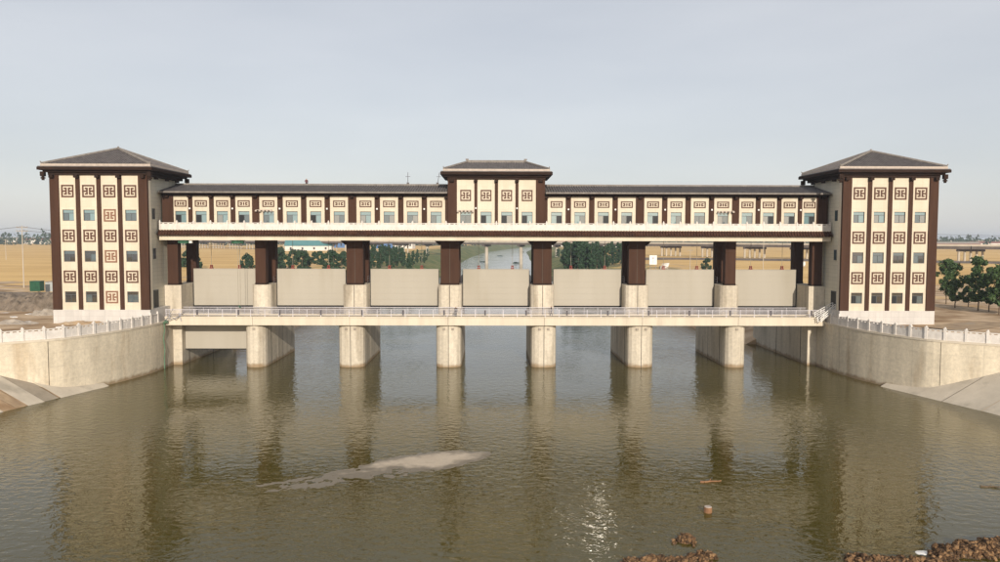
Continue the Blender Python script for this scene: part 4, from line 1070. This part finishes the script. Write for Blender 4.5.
# low dark field dike below the viaduct, signs, poles, sheds
def strip(name, path, w, h, mname, label, cat, z=7.4):
    m = MB(); fp = resample(path, 12)
    for a, b in zip(fp, fp[1:]):
        t = (b - a).normalized(); e = Vector((-t.y, t.x))
        m.hexa([(*(a - e*w), z), (*(b - e*w), z), (*(b + e*w), z), (*(a + e*w), z), (*(a - e*w*.4), z + h + .2*mn.noise((a.x*.1, a.y*.1, 0))), (*(b - e*w*.4), z + h), (*(b + e*w*.4), z + h), (*(a + e*w*.4), z + h)])
    return tag(m.build(name, mname), label, cat, kind='structure')
strip('earth_dike', [(90, 455), (150, 440), (210, 412), (300, 372), (420, 320)], 3.0, 1.7, 'viaduct_dark', 'low dark earth dike crossing the golden stubble field', 'dike')

def pole(X, Y, h, label, arms=1, group='utility poles', r=.16):
    o = empty('utility_pole', label, 'pole', (X, Y, 7.2), random.uniform(-.2, .2), group)
    MB().tube((0, 0, 0), (0, 0, h), r, r*.6, 8).build('pole_shaft', 'viaduct', o)
    for j in range(arms): 
        m = MB(); z = h - .5 - j*.9; m.box(-1.3, 1.3, -.07, .07, z - .07, z + .07)
        for xx in (-1.2, -.5, .5, 1.2): m.tube((xx, 0, z + .07), (xx, 0, z + .35), .07, .05, 6)
        m.build('cross_arm', 'slab', o)
    return o
X1, Y1 = G(24, 290, 8); pole(X1, Y1, UZ(24, 228, Y1) - 7.2, 'tall pale concrete utility pole at the edge of the stubble field', 2)
X2, Y2 = G(6, 262, 8); pole(X2, Y2, 12, 'slim utility pole far out in the stubble field', 1)
for px, py in ((763, 268),):
    X3, Y3 = G(px, py, 8); pole(X3, Y3, 15, 'thin pale pole standing behind the last gate bay', 1)
X4, Y4 = G(690, 268, 8); pole(X4, Y4, 9, 'short thin pole in the field beside the white signboard', 1)
def wire(a, b, sag, label, r=.03):
    m = MB(); n_ = 14; prev = None
    for i in range(n_ + 1):
        t = i/n_; p = Vector(a).lerp(Vector(b), t); p.z -= sag*4*t*(1 - t)
        if prev is not None: m.tube(prev, p, r, None, 4, False)
        prev = p
    tag(m.build('power_line', 'rail_dark'), label, 'power line')
zt = UZ(24, 229, Y1)
wire((X1, Y1, zt), (X1 - 90, Y1 + 60, zt - 1), 1.2, 'power line running from the tall concrete pole out of the yard', .06)
wire((X1, Y1, zt), (-85, 260, 18), 1.0, 'power line running from the tall concrete pole towards the river', .06)
wire((X1, Y1, zt - .9), (-60, 240, 17), 1.0, 'lower power line running from the tall concrete pole towards the river', .06)
wire((100, 230, 23.3), (230, 250, 22.2), .9, 'power line high above the tree row beside the dirt track', .06)
wire((160, 420, 22.4), (420, 430, 23.0), 1.0, 'far power line above the viaduct and golden field', .08)

def shed(px, py, w, d, h, rh, wall, roof, label, name='farm_building', z=7.4, nwin=4, rz=None):
    X, Y = G(px, py, 8); o = empty(name, label, 'building', (X, Y, z), random.uniform(-.2, .2) if rz is None else rz)
    MB().box(-w/2, w/2, -d/2, d/2, 0, h).build('wall', wall, o)
    m = MB(); e = .5
    A, B, C, D = (-w/2 - e, -d/2 - e, h + .01), (w/2 + e, -d/2 - e, h + .01), (w/2 + e, d/2 + e, h + .01), (-w/2 - e, d/2 + e, h + .01); P, Q = (-w/2 - e, 0, h + rh), (w/2 + e, 0, h + rh)
    m.quad(A, B, Q, P); m.quad(C, D, P, Q); m.quad(B, C, Q); m.quad(D, A, P); m.quad(A, D, C, B); m.build('roof', roof, o)
    for i in range(nwin):
        x = -w/2 + w*(i + .5)/nwin; MB().box(x - .8, x + .8, -d/2 - .06, -d/2 - .005, h*.35, h*.75).build('window', 'open_dark', o)
shed(309, 251.5, 42, 14, 5, 5.5, 'house_white', 'teal_roof', 'low white pavilion with broad teal roof beyond the tree row')
shed(44, 246, 60, 16, 7, 3, 'house_white', 'red_roof', 'long white farm shed with dull red roof near the horizon')
shed(22, 244.5, 70, 16, 7, 3, 'house_white', 'slab', 'long white farm shed with grey roof near the horizon')
shed(386, 249, 26, 12, 8, 2, 'blue_sheet', 'slab', 'blue metal shed half hidden by the poplar plantation')
shed(345, 248.5, 30, 12, 8, 2, 'blue_sheet', 'house_white', 'blue metal shed with white roof beyond the tree row')
shed(405, 249, 20, 12, 9, 2, 'house_white', 'slab', 'white block house half hidden by the poplar plantation')
shed(612, 247, 34, 12, 7, 3, 'house_white', 'slab', 'pale farmhouse behind the poplars near the signboard')
shed(560, 246, 34, 12, 7, 3, 'house_white', 'red_roof', 'pale farmhouse with red roof behind the far bank trees')
shed(948, 245.5, 80, 14, 6, 2.5, 'red_roof', 'slab', 'long brick shed in front of the horizon woodland')
shed(990, 244.6, 60, 14, 6, 2.5, 'house_white', 'red_roof', 'white farmhouse with red roof in front of the horizon woodland')
# white signboard
X, Y = G(653, 268, 7.6); o = empty('signboard', 'white square signboard on two legs behind a raised gate', 'sign', (X, Y, 7.2))
MB().box(-1.6, 1.6, -.06, .06, 2.2, 6.2).build('board', 'white_paint', o)
for s2 in (-1, 1): MB().tube((s2*1.2, .12, -.3), (s2*1.2, .12, 6), .09, None, 6).build('leg', 'steel', o)
m = MB(); m.box(-.09, .09, -.075, -.061, 3.0, 5.2); m.hexa([(-.5, -.075, 4.7), (.5, -.075, 4.7), (.5, -.061, 4.7), (-.5, -.061, 4.7), (-.05, -.075, 5.5), (.05, -.075, 5.5), (.05, -.061, 5.5), (-.05, -.061, 5.5)]); m.build('arrow_mark', 'steel', o)
# small excavator-like white parked van behind the last gates is a plain white pickup
rr = random.Random(21)
for k, (px, py, w, d) in enumerate(((484, 262, 9, 10), (500, 256, 8, 12), (516, 263, 7, 8), (492, 250, 9, 20), (522, 252, 10, 16), (508, 246, 12, 30))):
    X, Y = G(px, py, 0); N_ = 14; vv, ff = [], []
    for j in range(N_):
        for i in range(N_):
            a, b = -1 + 2*i/(N_-1), -1 + 2*j/(N_-1); r = math.hypot(a, b); vv.append((a*w/2, b*d/2, .9*(1 - r*r) + .6*mn.noise((a*2 + k, b*2, k)) - .2))
    for j in range(N_-1):
        for i in range(N_-1): q = j*N_ + i; ff.append((q, q+1, q+N_+1, q+N_))
    me = bpy.data.meshes.new('weed_island'); me.from_pydata(vv, [], ff); me.materials.append(M['leaf_dark']); o = bpy.data.objects.new('weed_island', me); COL.objects.link(o); o.location = (X, Y, 0); tag(o, 'low dark green weed island in the upstream river', 'island', 'weed islands upstream', 'structure')
for px, py, zz, lab in ((801, 266, 7.7, 'stack of tilted white boards behind the last raised gate'), (664, 268, 7.7, 'small stack of white boards beside the white signboard')):
    X, Y = G(px, py, zz); o = empty('board_stack', lab, 'boards', (X, Y, zz - .1)); sc = Y/250
    for k in range(4):
        b_ = MB().box(-1.5*sc, 1.5*sc, -.35, .35, 0, .18*sc).build('board', 'white_paint', o, (k*.25*sc, k*.5, .25*sc + k*.45*sc)); b_.rotation_euler = (.1, -.45 + .12*k, .2*k)
    MB().box(-1.3*sc, 1.3*sc, -.2, 1.8, 0, .9*sc).build('trestle', 'slab', o)
# ================================================================ YARD left of the tower
m = MB()
def fbank(x, y):
    yc = 134 + (x + 72)*-.12; t = (y - yc)
    base = pw(t, [(-1, -1), (0, .0), (3.0, 2.3), (9, 2.9), (14, 2.6), (20, 1.2), (26, -.6)])
    n_ = mn.noise((x*.45, y*.45, 1))*.5 + mn.noise((x*1.2, y*1.2, 4))*.3
    edge = pw(x, [(-135, 0), (-128, 1), (-80, 1), (-72, .0)])
    return 7.5 + base*edge + (n_*(1.3 if 0 < t < 8 else .3) + (abs(mn.noise((x*1.7, y*.5, 9)))*1.1 if 0 < t < 6 else 0))*edge - (1 - edge)*.8
nx, ny = 200, 90; v, f = [], []
for j in range(ny):
    for i in range(nx):
        x = -136 + 65*i/(nx - 1); y = 132 + 34*j/(ny - 1); v.append((x, y, fbank(x, y)))
for j in range(ny - 1):
    for i in range(nx - 1): k = j*nx + i; f.append((k, k + 1, k + nx + 1, k + nx))
me = bpy.data.meshes.new('spoil_bank'); me.from_pydata(v, [], f); me.materials.append(M['stone_bank'])
o = bpy.data.objects.new('spoil_bank', me); COL.objects.link(o); tag(o, 'rough stony earth bank behind the yard beside the tower', 'bank', kind='structure')
X, Y = G(35, 293, 9.3)
o = empty('site_container', 'small dark green metal site container behind the stony bank', 'container', (X, Y, 9.2))
MB().box(-1.1, 1.1, 0, 1.6, 0, 2.1).build('body', 'green_metal', o); MB().box(-1.15, 1.15, -.05, 1.65, 2.101, 2.2).build('roof', 'green_metal', o)
for k in range(6): MB().box(-1.05 + k*.4, -.92 + k*.4, -.06, -.002, .12, 2.0).build('rib', 'green_metal', o)
X, Y = G(46, 292, 9.3)
o = empty('site_hut', 'low pale blue grey hut wall between green container and tower', 'hut', (X + 1.2, Y + 1.5, 9.2)); MB().box(-2.2, 3.5, 0, 3, -.4, 1.7).build('wall', 'blue_wall', o); MB().box(-2.3, 3.6, -.1, 3.1, 1.701, 1.85).build('roof', 'slab', o)
# heap of dug earth with broken slabs in the yard
rr = random.Random(3)
def heap(px, py, w, d, h, mname, label, seed):
    X, Y = G(px, py, 7.5); m = MB(); N_ = 26; vv, ff = [], []
    for j in range(N_):
        for i in range(N_):
            a, b = -1 + 2*i/(N_ - 1), -1 + 2*j/(N_ - 1); r = math.hypot(a, b); z = h*max(0, 1 - r)**.8 + (mn.noise((a*3 + seed, b*3, 0))*.4 + mn.noise((a*7, b*7, seed))*.2)*h*(1 if r < .95 else 0) - (.25 if r > .93 else .02)
            vv.append((a*w/2, b*d/2, z))
    for j in range(N_ - 1):
        for i in range(N_ - 1): k = j*N_ + i; ff.append((k, k+1, k+N_+1, k+N_))
    me = bpy.data.meshes.new('earth_heap'); me.from_pydata(vv, [], ff); me.materials.append(M[mname]); o = bpy.data.objects.new('earth_heap', me); COL.objects.link(o); o.location = (X, Y, 7.5); tag(o, label, 'earth heap')
heap(85, 326, 9, 4, .8, 'earth', 'low heap of orange brown earth between balustrade and tower plinth', 1)
heap(45, 318, 6, 4, 1.3, 'slab', 'pale heap of broken mortar beside the tower plinth', 2)
heap(12, 327, 9, 3.5, .8, 'slab', 'long grey heap of broken stone by the balustrade', 3)
for k, (px, py) in enumerate(((5, 316), (20, 312), (30, 317), (14, 320), (62, 330), (26, 325))):
    X, Y = G(px, py, 7.6); mm = MB().box(-.7, .7, -.4, .4, 0, .16); o = mm.build('concrete_slab', 'white_paint', None, (X, Y, 7.62)); o.rotation_euler = (0, 0, k*.8); tag(o, 'small pale concrete slab dropped in the dirt yard', 'slab', 'slabs lying in the yard')
# dirt track on the far side
tr = MB(); path = resample([(66, 112), (76, 118), (86, 124), (100, 126), (125, 124), (170, 118)], 3)
for a, b in zip(path, path[1:]):
    t = (b - a).normalized(); e = Vector((-t.y, t.x))*3.2; za, zb = 7.72, 7.72
    tr.quad((*(a - e), za), (*(b - e), zb), (*(b + e), zb), (*(a + e), za))
tag(tr.build('dirt_track', 'earth'), 'pale dirt track curving away from the tower', 'track', kind='structure')

# ================================================================ PEOPLE
def person_mat(name, trousers, shirt, skin=(0.42, 0.26, 0.18), hair=(0.015, 0.012, 0.01)):
    m = bpy.data.materials.new(name); m.use_nodes = True; t = m.node_tree; N = t.nodes; L = t.links; b = N['Principled BSDF']; b.inputs['Roughness'].default_value = .85
    tc = N.new('ShaderNodeTexCoord'); sp = N.new('ShaderNodeSeparateXYZ'); L.new(tc.outputs['Object'], sp.inputs[0])
    mr = N.new('ShaderNodeMapRange'); mr.inputs['From Max'].default_value = 1.8; L.new(sp.outputs[2], mr.inputs['Value'])
    r = N.new('ShaderNodeValToRGB'); r.color_ramp.interpolation = 'CONSTANT'; L.new(mr.outputs[0], r.inputs['Fac'])
    e = r.color_ramp.elements; e[0].position = 0; e[0].color = (.02, .02, .02, 1); e[1].position = .05; e[1].color = (*trousers, 1)
    for p, c in ((.52, shirt), (.815, skin), (.915, hair)):
        q = e.new(p); q.color = (*c, 1)
    L.new(r.outputs[0], b.inputs['Base Color']); M[name] = m
def person(X, Y, z, rz, label, mname, pose):
    v = [(0, 0, .95), (0, 0, 1.15), (0, 0, 1.38), (0, 0, 1.48), (0, .01, 1.57), (0, .01, 1.68)]; r = [(.16, .12), (.15, .11), (.17, .11), (.07, .07), (.095, .105), (.085, .1)]
    e = [(0, 1), (1, 2), (2, 3), (3, 4), (4, 5)]
    for s2 in (-1, 1):
        k = len(v); st_ = pose['step']*s2
        v += [(s2*.10, 0, .88), (s2*.11, st_*.5 - .02, .48), (s2*.11, st_, .09), (s2*.12, st_ - .13, .04)]; r += [(.1, .1), (.07, .075), (.048, .05), (.045, .04)]
        e += [(0, k), (k, k+1), (k+1, k+2), (k+2, k+3)]
        k = len(v); a = pose['arm'][0 if s2 < 0 else 1]
        v += [(s2*.2, 0, 1.38), (s2*.25, a[0], 1.38 + a[1]), (s2*.24, a[2], 1.38 + a[3])]; r += [(.065, .065), (.05, .05), (.035, .035)]
        e += [(2, k), (k, k+1), (k+1, k+2)]
        h0 = Vector(v[-1]); kk = len(v) - 1
        d = (Vector(v[-1]) - Vector(v[-2])).normalized(); side = d.cross(Vector((1, 0, 0))).normalized()
        v.append(tuple(h0 + d*.08)); r.append((.028, .035)); e.append((kk, len(v) - 1)); palm = len(v) - 1
        for j in range(4):
            v.append(tuple(h0 + d*(.155 - abs(j - 1.4)*.012) + side*(j - 1.5)*.02)); r.append((.009, .009)); e.append((palm, len(v) - 1))
        v.append(tuple(h0 + d*.09 + side*.06)); r.append((.01, .01)); e.append((kk, len(v) - 1))
    me = bpy.data.meshes.new('person'); me.from_pydata(v, e, []); me.materials.append(M[mname])
    o = bpy.data.objects.new('person', me); COL.objects.link(o); o.location = (X, Y, z); o.rotation_euler = (0, 0, rz)
    bm = bmesh.new(); bm.from_mesh(me); sl = bm.verts.layers.skin.verify()
    for i, q in enumerate(bm.verts): q[sl].radius = r[i]; q[sl].use_root = (i == 0)
    bm.to_mesh(me); bm.free()
    o.modifiers.new('skin', 'SKIN'); sb = o.modifiers.new('sub', 'SUBSURF'); sb.levels = 1; sb.render_levels = 2
    tag(o, label, 'person')
    m = MB(); m.sm = True   # hair cap and nose
    return o
person_mat('person_dark', (.02, .02, .025), (.03, .03, .035)); person_mat('person_navy', (.03, .03, .05), (.06, .05, .06)); person_mat('person_red', (.03, .03, .04), (.10, .03, .035))
A0 = [(.02, -.28, -.06, -.53), (.02, -.28, -.1, -.5)]
person(UX(456, 315, 123.5), 123.6, ZD1 - .15, 0.2, 'person in dark clothes standing on the footbridge in front of a pier', 'person_dark', dict(step=.12, arm=A0))
person(UX(551.5, 314, 125.2), 125.4, ZD1 - .15, 1.2, 'person in navy clothes walking on the footbridge before the middle gate', 'person_navy', dict(step=.22, arm=A0))
person(UX(306, 184, 132.4), 132.4, 29.75 - (132.4 - 130.4)*1.4/6.6 + .1, .1, 'person in dark red top behind the gallery roof ridge', 'person_red', dict(step=.1, arm=[(-.1, -.25, -.3, -.28), (.02, -.26, -.1, -.5)]))
# rooftop aerials
for px, lab in ((407.5, 'short aerial mast with cross arm on the gallery roof ridge'), (437, 'leaning aerial mast beside the central pavilion roof')):
    X = UX(px, 186, 130.4); o = empty('aerial_mast', lab, 'aerial', (X, 130.4, 30.05))
    lean = .35 if px > 420 else 0
    MB().tube((0, 0, 0), (lean, 0, 2.0), .05, .04, 6).build('mast', 'rail_dark', o); MB().tube((lean*.6 - .4, 0, 1.3), (lean*.6 + .4, 0, 1.3), .035, None, 5).build('cross_arm', 'rail_dark', o)
    MB().box(-.2, .2, -.12, .12, 0, .3).build('base', 'rail_dark', o)

# ================================================================ HAZE
hz = MB().box(-6800, 6800, -260, 6700, -4, 42)
hm = bpy.data.materials.new('haze'); hm.use_nodes = True; t = hm.node_tree; t.nodes.clear()
pv = t.nodes.new('ShaderNodeVolumePrincipled'); pv.inputs['Color'].default_value = (.76, .86, 1, 1); pv.inputs['Density'].default_value = 0.00017; pv.inputs['Anisotropy'].default_value = 0.0
ou = t.nodes.new('ShaderNodeOutputMaterial'); t.links.new(pv.outputs[0], ou.inputs['Volume']); M['haze'] = hm
tag(hz.build('haze', 'haze'), 'thin pale haze in the air', 'haze', kind='stuff')
